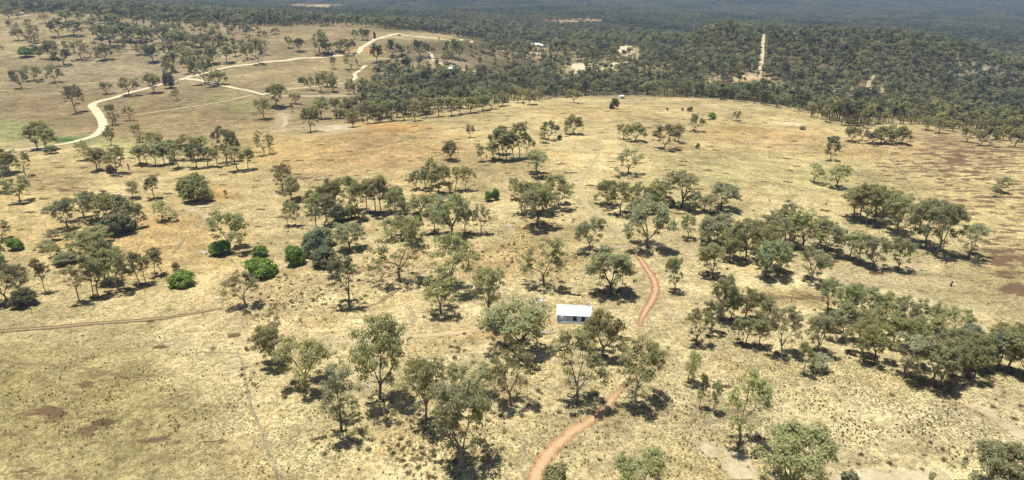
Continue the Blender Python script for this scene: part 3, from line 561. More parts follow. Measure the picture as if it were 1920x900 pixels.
grove('where the gravel road leaves the photo', 'trees where the gravel road leaves the photo',
 '280 220 20 190 so;345 225 55 150 so;385 252 185 90 kg;835 190 50 95 so;1045 162 30 105 tb;645 300 160 110 tlp', (0, 1))
# --- centre groves
grove('of the pair left of the central grove', 'pair at the left end of the central grove',
 '200 532 340 150 sb;272 602 420 160 sb', (1, 1))
grove('in the back row of the central grove', 'back row of the central grove',
 '235 797 615 80 yo;300 792 615 80 yl;350 802 715 55 dn;452 700 500 170 so;600 705 445 170 so;690 690 425 150 fo;772 742 470 150 fo;832 692 455 120 fo;895 717 450 140 fo;942 702 430 140 fo;1050 700 500 150 so;520 640 500 150 so', (1, 1))
grove('in the front row of the central grove', 'front row of the central grove',
 '450 822 560 140 tl;512 797 560 190 tb;625 760 620 130 ku;712 742 625 105 bo;810 762 690 45 yo;1045 755 520 180 sl;1128 752 610 90 yl;500 940 800 180 kg;1010 900 740 170 to;1160 905 750 170 so;1110 860 720 130 sl', (1, 1))
grove('right of the central grove', 'trees right of the central grove',
 '1240 702 555 170 so;1320 690 560 140 so;1330 852 640 160 fg;1472 868 555 270 sg;1214 780 710 70 bv;1570 852 690 110 fg;1690 852 635 135 to;1745 607 530 68 bv;1795 597 512 58 bv;1400 760 620 150 sg', (1, 1))
grove('of the small clump above the central grove', 'clump above the central grove',
 '1370 552 350 160 so;1205 522 380 100 sg;1275 522 360 120 sg;1320 500 295 110 sl;1495 532 355 100 fl;1570 527 350 95 fl;1460 556 480 50 yl;1410 480 340 110 so', (1, 1))
grove('on the open slope below the dam', 'lone trees below the dam',
 '1605 132 38 62 sb;1465 302 158 118 sb;1690 312 178 68 yo;1728 306 258 14 yo;60 267 88 125 to;98 252 110 60 to;410 92 -95 120 so', (1, 1))
grove('of the tight open-field clump', 'tight clump in the open field',
 '925 301 266 28 fo;936 300 243 34 fo;950 302 252 30 fo;963 300 246 30 fo;974 298 232 32 fo;986 297 250 26 fo;943 290 238 30 fo')
grove('on the upper ridge field near the wheel track', 'trees on the upper ridge field',
 '1028 262 226 34 sg;1018 268 246 18 yb;1060 256 236 8 yo;1075 252 217 33 sl;1049 261 253 9 bv;1007 328 283 50 tg;1179 327 281 48 tg')
grove('on the ridge field right of the wheel track', 'trees right of the wheel track',
 '835 142 33 95 so;925 162 25 145 so;1140 222 33 190 sb;1250 167 35 105 tb;1365 82 -50 120 sg;1393 212 172 30 ko', (2, 1))
grove('in the grove left of the wheel track', 'grove left of the wheel track',
 '945 388 350 34 fg;70 712 455 160 tg;190 802 495 280 sg;350 650 408 230 so;150 690 470 170 so;270 700 470 180 so;15 600 440 100 fg'.replace('945 388 350 34 fg;', '') , (2, 1))
grove('in the grove right of the wheel track', 'grove right of the wheel track',
 '625 627 555 42 yo;710 642 452 170 so;815 712 468 190 so;1115 592 445 160 sg;1265 652 382 260 tbk;1190 655 588 70 kd;1360 692 540 130 sg;1440 692 570 120 fg;1490 702 560 110 fg;1570 672 470 215 sg;1050 680 480 180 so;1320 892 698 130 tg;960 700 480 150 so', (2, 1))
grove('above the top end of the red track', 'big gum above the red track', '1213 464 372 92 sg')
# --- right
grove('high in the right-hand grove', 'upper part of the right-hand grove',
 '1328 450 405 40 sg;1352 462 402 62 sg;1376 488 420 50 so;1398 487 418 56 so;1420 470 412 60 so;1445 470 402 56 sg;1472 452 378 44 tg;1487 462 398 50 sg;1506 470 392 66 tlk;1532 462 408 56 to;1550 474 415 56 sg;1430 500 420 60 so')
grove('low in the right-hand grove', 'lower part of the right-hand grove',
 '1336 520 457 52 sl;1441 521 450 58 sg;1463 510 448 40 yg;1522 529 464 60 sg;1591 487 432 42 fl;1638 504 443 52 sg;1684 509 447 44 sg;1374 490 440 40 so;1604 496 450 22 yl')
grove('of the dark shady clump on the right field', 'dark shady clump on the right field',
 '1600 408 350 46 fo;1612 414 348 46 fo;1625 420 348 48 so;1640 416 350 48 so;1655 408 352 46 so;1668 402 358 42 so;1632 400 346 44 so')
grove('right of the dark shady clump', 'gums right of the dark shady clump',
 '1683 438 364 54 sl;1722 432 380 40 tl;1735 462 374 64 sg;1757 476 378 68 sg;1815 484 418 66 tg')
grove('scattered over the right-hand field', 'lone trees on the right-hand field',
 '1557 301 267 25 so;1526 342 306 31 tl;1570 352 309 44 tl;1876 361 329 28 yg;1866 368 347 15 yg;1565 266 254 22 xd;1555 264 256 10 xd;1505 243 235 14 xg')
grove('in the small trees right of the red track', 'trees right of the red track',
 '1305 648 578 45 to;1332 624 560 42 td;1350 602 520 50 sg;1396 602 540 46 to;1370 600 545 40 sg;1382 646 598 32 fo;1399 648 596 34 fo;1422 652 600 34 fo;1440 610 560 40 fo;1466 668 580 62 tbp;1484 566 528 14 dn;1420 600 550 44 so')
grove('fronting the big right grove', 'near edge of the big right grove',
 '1507 699 640 30 fo;1531 692 662 44 yg;1531 664 588 56 sg;1616 672 600 60 so;1640 676 602 62 so;1697 708 625 70 fg;1750 722 630 74 tg;1760 728 650 50 tg;1826 708 632 66 so;1890 696 620 72 fo;1790 712 640 56 so;1920 705 625 60 so')
grove('behind the big right grove', 'far edge of the big right grove',
 '1552 588 524 44 tg;1578 602 532 46 tl;1600 592 534 42 to;1628 600 540 46 tg;1658 606 546 44 sl;1690 616 556 46 sg;1724 622 562 46 tg;1756 624 566 42 tg;1786 634 574 44 tl;1560 620 580 28 ku;1865 664 602 50 so;1908 660 606 46 so')
grove('in the middle of the big right grove', 'middle of the big right grove',
 '1583 642 572 48 fg;1612 636 578 44 to;1644 640 580 46 fl;1676 650 586 48 fo;1704 654 590 46 tg;1738 668 598 50 fo;1775 678 610 48 tg;1808 686 618 46 fl;1842 690 622 42 ku;1870 692 626 44 fo;1720 690 622 46 tb;1815 660 604 40 ku')
# --- left hillside
grove('at the crest of the far left hill', 'trees at the crest of the far left hill',
 '70 152 55 95 so;130 137 78 60 so;345 172 102 88 tb;495 162 78 112 so;600 172 92 84 so;840 177 108 110 so;215 205 148 70 tb;690 212 132 115 so;445 277 148 125 sd;550 272 165 125 sd', (0, 0))
grove('on the upper slope of the far left hill', 'trees on the upper slope of the far left hill',
 '90 242 158 90 tb;140 302 212 82 sb;262 317 192 150 tb;232 342 268 62 tb;740 292 195 110 sd;830 347 192 155 so;940 312 178 125 sd;1030 322 190 125 so;1100 302 200 115 so;1220 324 200 125 sd;1330 342 230 130 so;1400 332 238 125 so;1510 352 258 135 sd;1640 342 260 130 so', (0, 0))
grove('on the middle slope of the far left hill', 'trees on the middle slope of the far left hill',
 '197 427 352 105 bv;275 402 343 72 kd;302 442 370 42 yb;400 442 308 130 so;480 492 375 135 sd;520 400 310 85 so;610 447 308 115 tb;680 432 328 115 tb;788 452 333 115 so;1060 412 338 92 so;1150 467 338 115 sd;1260 424 328 115 so;1350 462 340 115 so;1410 502 368 115 so;1490 442 368 95 so;1600 482 348 115 so;1700 472 348 105 fo', (0, 0))
grove('near the gravel road on the left hill', 'trees near the gravel road on the left hill',
 '165 662 530 115 sd;260 607 492 135 so;410 617 492 115 so;800 707 618 88 so;968 717 585 145 sb;1160 697 556 130 so;1272 662 545 90 kd;1290 545 400 110 so;1265 600 470 100 sd;1330 752 662 72 tb;1540 632 440 160 so;1632 642 528 145 so;1430 552 425 105 so;570 848 650 135 td;848 936 788 100 tb;975 904 795 95 tb;1770 422 338 62 yo;1855 447 328 110 so;20 372 345 30 yo', (0, 0))
grove('on the bare slope above the straight gravel road', 'trees above the straight gravel road',
 '20 478 305 95 so;70 412 308 75 tb;65 277 232 38 so;145 257 208 62 so;255 357 278 62 so;320 387 292 88 sd;480 407 232 135 so;545 402 325 95 so;622 387 308 92 so;692 407 298 100 sd;745 292 228 44 sd;800 300 218 62 sd;832 304 225 50 sd;892 292 238 22 cd', (1, 0))
grove('below the straight gravel road', 'trees below the straight gravel road',
 '715 522 412 115 tb;580 517 432 48 tb;343 617 576 56 bv;415 677 578 75 so;490 692 555 90 so;535 650 538 100 so;585 690 580 80 so;752 732 620 105 so;700 712 598 80 so;800 702 588 90 so', (1, 0))
grove('round the pale road junction on the left', 'trees round the pale road junction',
 '150 802 628 160 so;65 892 745 130 tb;300 777 700 85 sb;272 837 770 28 yb;490 892 735 130 sg;400 884 800 115 ko;605 832 735 95 so;690 862 735 95 so;625 890 820 70 ko', (1, 0))
grove('between the hilltop road and the blue-roofed shed', 'trees round the blue-roofed shed',
 '905 467 338 90 sd;1020 427 302 120 sd;1092 412 345 65 so;1145 392 343 32 yb;1230 432 308 112 sd;1300 432 325 75 sb;1437 472 380 90 so;1460 440 300 110 so;1525 447 308 92 so;1410 482 408 55 so;1580 546 488 22 cd;1690 592 492 66 sd;1700 390 318 85 so;1130 500 420 40 cd;1385 642 500 115 so;1275 612 478 115 so;1165 574 508 75 so', (1, 0))
grove('on the ridge in front of the forest', 'trees on the ridge in front of the forest',
 '467 772 676 115 so;770 816 738 68 kd;1163 831 808 18 xd;1277 831 807 22 xd;1335 837 800 44 xd;1500 892 843 60 bv;1685 905 833 68 sg;85 785 760 20 xd', (2, 0))
grove('of the bare trunks on the ridge', 'bare trunks on the ridge', '315 872 806 14 dn;650 895 826 12 dn;668 897 796 18 dn', (2, 0))
grove('of the treeline beyond the burnt field', 'treeline beyond the burnt field',
 '630 162 52 105 sb;702 152 68 75 so;780 182 88 120 sb;845 175 50 130 so;880 182 60 140 so;935 165 40 130 so;1002 182 50 125 so;1185 72 -30 110 so;1283 97 -10 120 so;1385 85 0 120 so;1490 167 55 120 so;1600 192 85 70 so;1668 197 60 150 sd;1850 202 88 125 sd;1760 150 40 130 so;1905 170 50 120 so', (3, 1))
grove('along the forest edge left of the ridge', 'front edge of the forest left of the ridge',
 '662 238 205 28 so;690 232 195 30 sd;712 230 196 28 so;735 227 188 32 so;758 226 192 28 sd;778 227 192 26 so;800 221 186 28 so;822 219 184 28 fo;846 218 184 28 fo;864 214 184 26 fo;882 212 182 28 so;905 207 178 28 so;922 205 176 26 so;942 199 172 28 so;971 193 165 22 so;992 196 168 24 so;1010 190 172 18 so')
print('TREES', COUNT)

# ---------------------------------------------------------------- scattered stuff (geometry nodes instances)
def scatter(name, P, rot, scl, protos, kind='stuff'):
    P = np.asarray(P, np.float32); me = bpy.data.meshes.new(name); me.vertices.add(len(P)); me.vertices.foreach_set('co', P.ravel())
    for nm, ar in (('rotz', rot), ('scl', scl)):
        a = me.attributes.new(nm, 'FLOAT', 'POINT'); a.data.foreach_set('value', np.asarray(ar, np.float32))
    a = me.attributes.new('pick', 'INT', 'POINT'); a.data.foreach_set('value', (np.arange(len(P)) * 7 % len(protos)).astype(np.int32))
    co = bpy.data.collections.new(name + '_kinds')
    for i, p in enumerate(protos):
        co.objects.link(bpy.data.objects.new(f'{name}_kind', p))
    g = bpy.data.node_groups.new(name + '_scatter', 'GeometryNodeTree')
    g.interface.new_socket('Geometry', in_out='INPUT', socket_type='NodeSocketGeometry'); g.interface.new_socket('Geometry', in_out='OUTPUT', socket_type='NodeSocketGeometry')
    n = g.nodes; L = g.links.new; gi = n.new('NodeGroupInput'); go = n.new('NodeGroupOutput'); iop = n.new('GeometryNodeInstanceOnPoints')
    ci = n.new('GeometryNodeCollectionInfo'); ci.inputs['Collection'].default_value = co; ci.inputs['Separate Children'].default_value = True; ci.inputs['Reset Children'].default_value = True
    def at(nm, ty): o = n.new('GeometryNodeInputNamedAttribute'); o.data_type = ty; o.inputs['Name'].default_value = nm; return o.outputs[0]
    cx = n.new('ShaderNodeCombineXYZ'); L(at('rotz', 'FLOAT'), cx.inputs[2]); sx_ = n.new('ShaderNodeCombineXYZ'); sa = at('scl', 'FLOAT'); [L(sa, sx_.inputs[i]) for i in range(3)]
    L(gi.outputs[0], iop.inputs['Points']); L(ci.outputs[0], iop.inputs['Instance']); iop.inputs['Pick Instance'].default_value = True
    L(at('pick', 'INT'), iop.inputs['Instance Index']); L(cx.outputs[0], iop.inputs['Rotation']); L(sx_.outputs[0], iop.inputs['Scale']); L(iop.outputs[0], go.inputs[0])
    o = obj(name, me); md = o.modifiers.new('scatter', 'NODES'); md.node_group = g
    return tag(o, kind=kind)
rf = np.random.RandomState(77)
def forest_tree(seed, H, W, quads, size, trunk=True, dx=0, dy=0, mb=None, Vs=None):
    r = np.random.RandomState(seed); n = r.randint(9, 14); tips = []
    for j in range(n):
        a = r.rand() * 6.28; q = math.sqrt(r.rand()) * .62; z = .50 + .44 * math.sqrt(max(0, 1 - (q * 1.3) ** 2)) * r.uniform(.6, 1.05)
        tips.append((np.array([math.cos(a) * q * W / 2 + dx, math.sin(a) * q * W / 2 + dy, z * H - .22 * H * r.rand()]), W * r.uniform(.15, .24)))
    tot = sum(t[1] ** 2 for t in tips); V, Fq = leaves(r, tips, quads / tot, size)
    if trunk:
        mb.tube([[dx, dy, -1], [dx + r.normal(0, .2), dy, H * .3], [dx + r.normal(0, .5), dy, H * .7]], [.24, .19, .10], 4)
        for t in tips[:3]: mb.tube([[dx, dy, H * .35], t[0]], [.12, .05], 4)
    return V
def two_mat(name, V, mb, m1, m2):
    me = MB(); me.add(V, np.arange(len(V)).reshape(-1, 4)); nleaf = len(V) // 4
    if mb.v: me.add(np.concatenate(mb.v), np.concatenate(mb.f))
    o = me.mesh(name, m1); o.materials.append(m2); mi = np.zeros(len(o.polygons), np.int32); mi[nleaf:] = 1; o.polygons.foreach_set('material_index', mi); return o
FOREST = []
for i in range(8):
    mb = MB(); r = np.random.RandomState(500 + i); V = forest_tree(900 + i, r.uniform(10.5, 15), r.uniform(6.5, 10.5), 190, 1.05, True, 0, 0, mb); FOREST.append(two_mat('forest_tree', V, mb, M_FAR, M_BARKF))
DIST = []
for i in range(4):
    r = np.random.RandomState(700 + i); VV = []
    for a in range(6):
        for b in range(6):
            if r.rand() < .12: continue
            VV.append(forest_tree(2000 + i * 40 + a * 6 + b, r.uniform(9, 17), r.uniform(6, 11), 26, 2.4, False, (a - 2.5) * 7.5 + r.normal(0, 2), (b - 2.5) * 7.5 + r.normal(0, 2)))
    DIST.append(two_mat('distant_trees', np.concatenate(VV), MB(), M_DIST, M_BARKF))

BX = [600, 640, 760, 860, 960, 1090, 1160, 1300, 1400, 1470, 1540, 1590, 1660, 1740, 1830, 1920, 2000]
BY = [236, 234, 222, 208, 190, 181, 178, 184, 193, 205, 226, 245, 232, 236, 250, 262, 268]
TX = [-300, 100, 170, 250, 350, 450, 500, 640, 740, 800, 860, 900, 940]
TY = [25, 26, 30, 37, 44, 49, 50, 50, 55, 60, 70, 76, 100]
# thinner places in the wood: column, row, half width, half height, how much stays
THIN = [(590, 15, 85, 8, .0), (505, 18, 35, 6, .35), (655, 42, 45, 6, .25), (700, 46, 30, 4, .4), (1055, 47, 62, 8, .06), (1110, 40, 35, 4, .3), (990, 38, 50, 6, .5), (1404, 151, 34, 14, .0), (1340, 153, 22, 12, .3), (1433, 100, 4, 60, .35), (1180, 104, 26, 14, .12), (1160, 122, 40, 8, .4), (1075, 140, 16, 22, .35), (1630, 168, 30, 16, .2), (1560, 128, 60, 20, .75), (1380, 172, 60, 8, .5), (1300, 163, 90, 5, .5),
        (1120, 130, 60, 12, .3), (1180, 98, 18, 10, .15), (1060, 145, 12, 14, .35), (1007, 91, 26, 7, .0), (1010, 104, 70, 7, .45), (1240, 132, 30, 7, .5), (1628, 170, 30, 9, .3), (1590, 178, 50, 5, .4), (1840, 132, 36, 10, .4),
        (1278, 101, 14, 3, .0), (1750, 53, 60, 2.5, .3), (848, 132, 20, 7, .0), (850, 118, 60, 14, .0), (780, 112, 40, 10, .0), (900, 128, 30, 10, .25), (880, 88, 60, 10, .3), (940, 84, 40, 8, .5), (720, 170, 60, 8, .75), (1460, 168, 40, 8, .5), (1700, 205, 60, 8, 1), (1290, 29, 30, 3, .5), (965, 38, 60, 5, .6)]
def density(px, py, Y):
    d = np.where((px > 640) & (py < np.interp(px, BX, BY)) & (Y > 400), 1.0, 0.0)
    # the belt's left flank opens out on to the hillside
    lim = np.interp(py, [60, 75, 95, 110, 130, 150, 170, 190, 235], [905, 900, 905, 860, 715, 700, 690, 672, 640]); d = np.where(px < lim, 0, d)
    d = np.where((px < 940) & (py > 112) & (py < 150) & (px > 770), d * .25, d)
    d = np.where((px > 900) & (px < 1080) & (py > 84) & (py < 132), d * .62, d)
    d = np.where((py < np.interp(px, TX, TY)) & (Y > 950), 1.0, d)
    d = np.maximum(d, np.where((px > 170) & (px < 490) & (py < 100) & (py > 30), .24, 0))
    for cx, cy, a, b, st in THIN: d = d * (1 - (1 - st) * np.exp(-(((px - cx) / a) ** 2 + ((py - cy) / b) ** 2) ** 2))
    return d
def candidates(y0, y1, step, margin=60):
    ys = np.arange(y0, y1, step); out = []
    for y in ys:
        xw = .80 * (y + 60) + margin; xs = np.arange(-xw, xw, step); out.append(np.stack([xs, np.full_like(xs, y)], 1))
    P = np.concatenate(out); return P + rf.uniform(-.45, .45, P.shape) * step
def near_line(x, y, pad):
    """inside a road, measured in the plane"""
    bad = np.zeros(len(x), bool)
    for lx, ly, lw in ROADLINES:
        m = (x > lx.min() - 30) & (x < lx.max() + 30) & (y > ly.min() - 30) & (y < ly.max() + 30); idx = np.nonzero(m)[0]
        if len(idx) == 0: continue
        k = max(1, len(lx) // 120)
        for s0 in range(0, len(idx), 4000):
            ii = idx[s0:s0 + 4000]; d2 = (x[ii, None] - lx[None, ::k]) ** 2 + (y[ii, None] - ly[None, ::k]) ** 2; j = d2.argmin(1)
            bad[ii] |= np.sqrt(d2[np.arange(len(ii)), j]) < lw[::k][j] / 2 + pad
    return bad
P = candidates(420, 1420, 6.1); z = gz(P[:, 0], P[:, 1]); px, py, dep = project(P[:, 0], P[:, 1], z)
UND = True
clump = .5 + .5 * np.sin(P[:, 0] / 23 + 2 * np.sin(P[:, 1] / 31)) * np.sin(P[:, 1] / 27 + np.sin(P[:, 0] / 41))
dn = density(px, py, P[:, 1]); keep = rf.rand(len(P)) < dn * (.5 + .5 * np.minimum(1, clump * 1.5)); keep &= ~near_line(P[:, 0], P[:, 1], 2.5)
P = P[keep]; z = z[keep]
TR = np.array(TREES); far_t = TR[TR[:, 1] > 400]
d2 = ((P[:, None, 0] - far_t[None, :, 0]) ** 2 + (P[:, None, 1] - far_t[None, :, 1]) ** 2).min(1); k = d2 > 16; P, z = P[k], z[k]
sc = .45 + .8 * rf.rand(len(P)) ** 1.2; print('FOREST', len(P))
scatter('woodland', np.column_stack([P, z]), rf.uniform(0, 6.28, len(P)), sc, FOREST)
P = candidates(1420, 4700, 41, 200); z = gz(P[:, 0], P[:, 1]); px, py, dep = project(P[:, 0], P[:, 1], z)
dn = density(px, py, P[:, 1]); dn = np.where(py < 0, .9, dn); keep = rf.rand(len(P)) < dn; P, z = P[keep], z[keep]; print('DIST', len(P))
scatter('distant_forest', np.column_stack([P, z]), rf.randint(0, 4, len(P)) * 1.5708, rf.uniform(.9, 1.15, len(P)), DIST)

# tussocks and low scrub
def tuft(seed, n, h, w_, mat):
    r = np.random.RandomState(seed); V = []
    for i in range(n):
        a = r.rand() * 6.28; b = np.array([math.cos(a), math.sin(a), 0]); s_ = np.array([-b[1], b[0], 0]) * w_ * .22; o = b * r.uniform(0, .25) * w_; t = o + b * w_ * r.uniform(.2, .6) + np.array([0, 0, h * r.uniform(.6, 1.1)])
        V += [o - s_ + [0, 0, -.05], o + s_ + [0, 0, -.05], t + s_ * .5, t - s_ * .5]
    return mesh_np('tussock', np.array(V), np.arange(len(V)).reshape(-1, 4), mat)
TUFTS = [tuft(i, 9, .32, .42, M_TUS) for i in range(5)]
def scrub(seed, W, H, n):
    r = np.random.RandomState(seed); tips = [(np.array([r.normal(0, .22) * W, r.normal(0, .22) * W, H * r.uniform(.25, .6)]), W * r.uniform(.22, .36)) for _ in range(6)]
    V, Fq = leaves(r, tips, n / sum(t[1] ** 2 for t in tips), .2); return mesh_np('scrub', V, Fq, M_SHRUB)
SCRUB = [scrub(40 + i, 1.2, .7, 110) for i in range(5)]
TZ = [(1240, 820, 150, 60, .9), (1650, 810, 190, 70, .9), (960, 760, 520, 150, .35), (700, 520, 190, 50, .4), (270, 770, 320, 90, .38), (1600, 720, 280, 70, .35), (850, 840, 140, 70, .9), (990, 470, 120, 40, .4), (640, 860, 120, 50, .35), (540, 570, 90, 40, .6), (1000, 840, 100, 40, .5), (700, 640, 160, 60, .15)]
P = candidates(92, 270, .72, 20); z = gz(P[:, 0], P[:, 1]); px, py, dep = project(P[:, 0], P[:, 1], z); dn = np.full(len(P), .03)
for cx, cy, a, b, st in TZ: dn = np.maximum(dn, st * blob(px, py, cx, cy, a, b))
cl = np.clip(.45 + .95 * np.sin(P[:, 0] / 4.1 + 1.7 * np.sin(P[:, 1] / 5.3)) * np.sin(P[:, 1] / 3.7 + 1.3 * np.sin(P[:, 0] / 6.1)), .05, 1.2)
keep = (rf.rand(len(P)) < dn * cl) & ~near_line(P[:, 0], P[:, 1], .1); P, z = P[keep], z[keep]; print('TUFTS', len(P))
scatter('grass_tussocks', np.column_stack([P, z]), rf.uniform(0, 6.28, len(P)), rf.uniform(.4, 1.1, len(P)), TUFTS)
SZ = [(790, 850, 100, 50, .5), (880, 870, 60, 50, .5), (830, 700, 70, 40, .3), (900, 790, 40, 30, .5), (760, 790, 60, 25, .4), (640, 610, 60, 18, .0), (540, 575, 60, 26, .4), (560, 525, 60, 12, .35), (600, 560, 50, 18, .4), (720, 505, 50, 18, .45), (1000, 475, 60, 12, .3), (930, 640, 40, 30, .5), (870, 650, 30, 20, .35),
      (1090, 480, 40, 10, .5), (930, 480, 60, 16, .3), (1040, 860, 30, 30, .4), (1130, 770, 40, 14, .25), (1350, 860, 40, 16, .3), (1700, 860, 120, 30, .12), (1880, 770, 60, 22, .25), (1200, 690, 30, 14, .4), (470, 690, 14, 60, .3), (1010, 705, 30, 30, .2), (640, 820, 40, 14, .5), (100, 500, 200, 40, .02), (960, 700, 500, 150, .012), (700, 470, 260, 40, .025), (1500, 470, 200, 60, .03), (1680, 640, 160, 40, .05), (800, 415, 120, 14, .06), (1080, 420, 60, 14, .08), (700, 370, 100, 20, .03)]
P = candidates(92, 330, 1.35, 20); z = gz(P[:, 0], P[:, 1]); px, py, dep = project(P[:, 0], P[:, 1], z); dn = np.zeros(len(P))
for cx, cy, a, b, st in SZ: dn = np.maximum(dn, st * blob(px, py, cx, cy, a, b))
keep = (rf.rand(len(P)) < dn) & ~near_line(P[:, 0], P[:, 1], .5); P, z = P[keep], z[keep]
und = []     # ragged undergrowth and fallen bark round the feet of the near trees
for tx, ty, tr_ in TREES:
    if ty < 300 and tr_ > 2:
        k_ = int(3 + tr_ * 2.0 * rf.rand()); a_ = rf.rand(k_) * 6.28; q_ = tr_ * (.15 + .95 * rf.rand(k_)); und.append(np.stack([tx + np.cos(a_) * q_, ty + np.sin(a_) * q_], 1))
und = np.concatenate(und); und = und[~near_line(und[:, 0], und[:, 1], .5)]; P = np.concatenate([P, und]); z = gz(P[:, 0], P[:, 1])
scatter('low_scrub', np.column_stack([P, z]), rf.uniform(0, 6.28, len(P)), rf.uniform(.4, 1.05, len(P)), SCRUB)

# ---------------------------------------------------------------- the hut
M_ROOF = plain('white_roof_metal', (.86, .87, .88), .45, .03, 3, 0, .5)
M_WALL = plain('slate_blue_metal', (.47, .59, .86), .55, .06, 2, 0, .4)
M_TRIM = plain('white_trim', (.78, .79, .80), .5, .03)
M_DOOR = plain('pale_door', (.40, .46, .48), .6, .05)
M_GLASS = plain('dark_glass', (.012, .014, .018), .12, .05, 1, 0, .6)
M_SLAB = plain('concrete', (.50, .47, .42), .9, .1)
M_RUBBER = plain('rubber', (.02, .02, .02), .8, .1)
M_STEEL = plain('galvanised_steel', (.55, .58, .62), .4, .06, 2, .3, .5)
M_DWALL = plain('dark_blue_wall', (.07, .10, .18), .6, .08)
M_CREAM = plain('cream_wall', (.55, .50, .40), .8, .06)
M_WOOD = plain('grey_wood', (.20, .165, .13), .9, .25, 3)
M_WHITEWOOD = plain('bleached_wood', (.62, .58, .52), .85, .15, 3)
M_DARKWOOD = plain('charred_wood', (.045, .035, .03), .9, .2, 3)
def part(name, mb, mat, parent): return obj(name, mb.mesh(name, mat), parent)
def at(px, py): X, Y = ground_at(px, py); return float(X[0]), float(Y[0]), float(gz(X[0], Y[0]))
x0, y0, _ = at(1044, 604.5); LEN, DEP, yaw = 8.9, 4.1, R(-6.5)
hz_ = float(min(gz(x0 + LEN * .5, y0), gz(x0, y0), gz(x0 + LEN, y0 + DEP))) + .12
h = empty('hut', (x0, y0, hz_), yaw)
tag(h, 'small slate blue hut with white metal roof standing in the clearing beside the red track', 'hut')
FH, BH = 2.35, 2.95
part('floor_slab', MB().box((LEN / 2, DEP / 2 - .1, -.1), (LEN + .3, DEP + .5, .5)), M_SLAB, h)
part('base_trim', MB().box((LEN / 2, -.04, .24), (LEN, .06, .22)), M_TRIM, h)
def front(xa, xb, za=.35, zb=FH, mb=None):
    mb = mb or MB(); mb.box(((xa + xb) / 2, .03, (za + zb) / 2), (xb - xa, .06, zb - za))
    q = xa + .1
    while q < xb - .06: mb.box((q, -.012, (za + zb) / 2), (.05, .03, zb - za - .01)); q += .2
    return mb
f_ = lambda q: q * LEN
for a, b in ((0, .305), (.378, .482), (.585, .735), (.835, 1)):
    part('wall', front(f_(a), f_(b)), M_WALL, h)
part('wall', MB().box((f_(.5335), .03, .50), (f_(.103), .06, .3)).box((f_(.5335), .03, 2.22), (f_(.103), .06, .26)), M_WALL, h)
part('wall', MB().box((f_(.785), .03, .50), (f_(.10), .06, .3)).box((f_(.785), .03, 2.22), (f_(.10), .06, .26)), M_WALL, h)
dr = part('door', MB().box((f_(.3415), .05, 1.2), (f_(.069), .05, 2.2)), M_DOOR, h); part('handle', MB().box((f_(.365), .0, 1.15), (.05, .06, .14)), M_STEEL, dr)
part('doorstep', MB().box((f_(.34), -.45, .02), (1.0, .55, .2)), M_CREAM, h)
for a, b in ((.482, .585), (.735, .835)):
    wf = part('window', MB().box((f_(a) + .03, .0, 1.37), (.06, .1, 1.44)).box((f_(b) - .03, .0, 1.37), (.06, .1, 1.44)).box(((f_(a) + f_(b)) / 2, .0, 2.06), (f_(b - a) - .12, .1, .06)).box(((f_(a) + f_(b)) / 2, .0, .68), (f_(b - a) - .12, .1, .06)), M_DARKWOOD, h)
    for s_ in (.27, .73): part('pane', MB().box((f_(a + (b - a) * s_), .05, 1.37), (f_(b - a) * .44, .02, 1.3)), M_GLASS, wf)
def prism(P, Q): 
    m = MB(); V = np.array(P + Q, float); n = len(P); m.add(V, [[0, 1, 2, 3], [7, 6, 5, 4]] + [[i, (i + 1) % 4, (i + 1) % 4 + 4, i + 4] for i in range(4)]); return m
for xx in (0, LEN - .06):
    part('wall', prism([(xx, .06, .1), (xx, DEP, .1), (xx, DEP, BH), (xx, .06, FH)], [(xx + .06, .06, .1), (xx + .06, DEP, .1), (xx + .06, DEP, BH), (xx + .06, .06, FH)]), M_WALL, h)
part('wall', MB().box((LEN / 2, DEP - .03, BH / 2 + .05), (LEN - .14, .05, BH - .1)), M_WALL, h)
sl = (BH - FH) / DEP; rm = MB(); ya_, yb_ = -.38, DEP + .25
zf = lambda y: FH + .06 + sl * y
rm.add(prism([(-.2, ya_, zf(ya_)), (LEN + .2, ya_, zf(ya_)), (LEN + .2, yb_, zf(yb_)), (-.2, yb_, zf(yb_))], [(-.2, ya_, zf(ya_) + .06), (LEN + .2, ya_, zf(ya_) + .06), (LEN + .2, yb_, zf(yb_) + .06), (-.2, yb_, zf(yb_) + .06)]).v[0], [[0, 3, 2, 1], [4, 5, 6, 7], [0, 1, 5, 4], [1, 2, 6, 5], [2, 3, 7, 6], [3, 0, 4, 7]])
part('roof', rm, M_ROOF, h)
q = -.1
rb = MB()
while q < LEN + .15: rb.tube([[q, ya_ + .01, zf(ya_) + .07], [q, yb_ - .01, zf(yb_) + .07]], .035, 4); q += .3
tag(part('roof_ribs', rb, M_ROOF, h), kind='stuff')
part('gutter', MB().box((LEN / 2, ya_ - .06, zf(ya_) - .02), (LEN + .4, .11, .1)), M_TRIM, h)
fl = part('flue', MB().tube([[f_(.925), DEP + .1, 1.2], [f_(.925), DEP + .1, 4.3]], .13, 6), M_TRIM, h); part('cap', MB().box((f_(.925), DEP + .1, 4.34), (.42, .42, .07)), M_TRIM, fl)
part('downpipe', MB().box((-.06, -.10, 1.2), (.08, .08, 2.2)), M_TRIM, h)

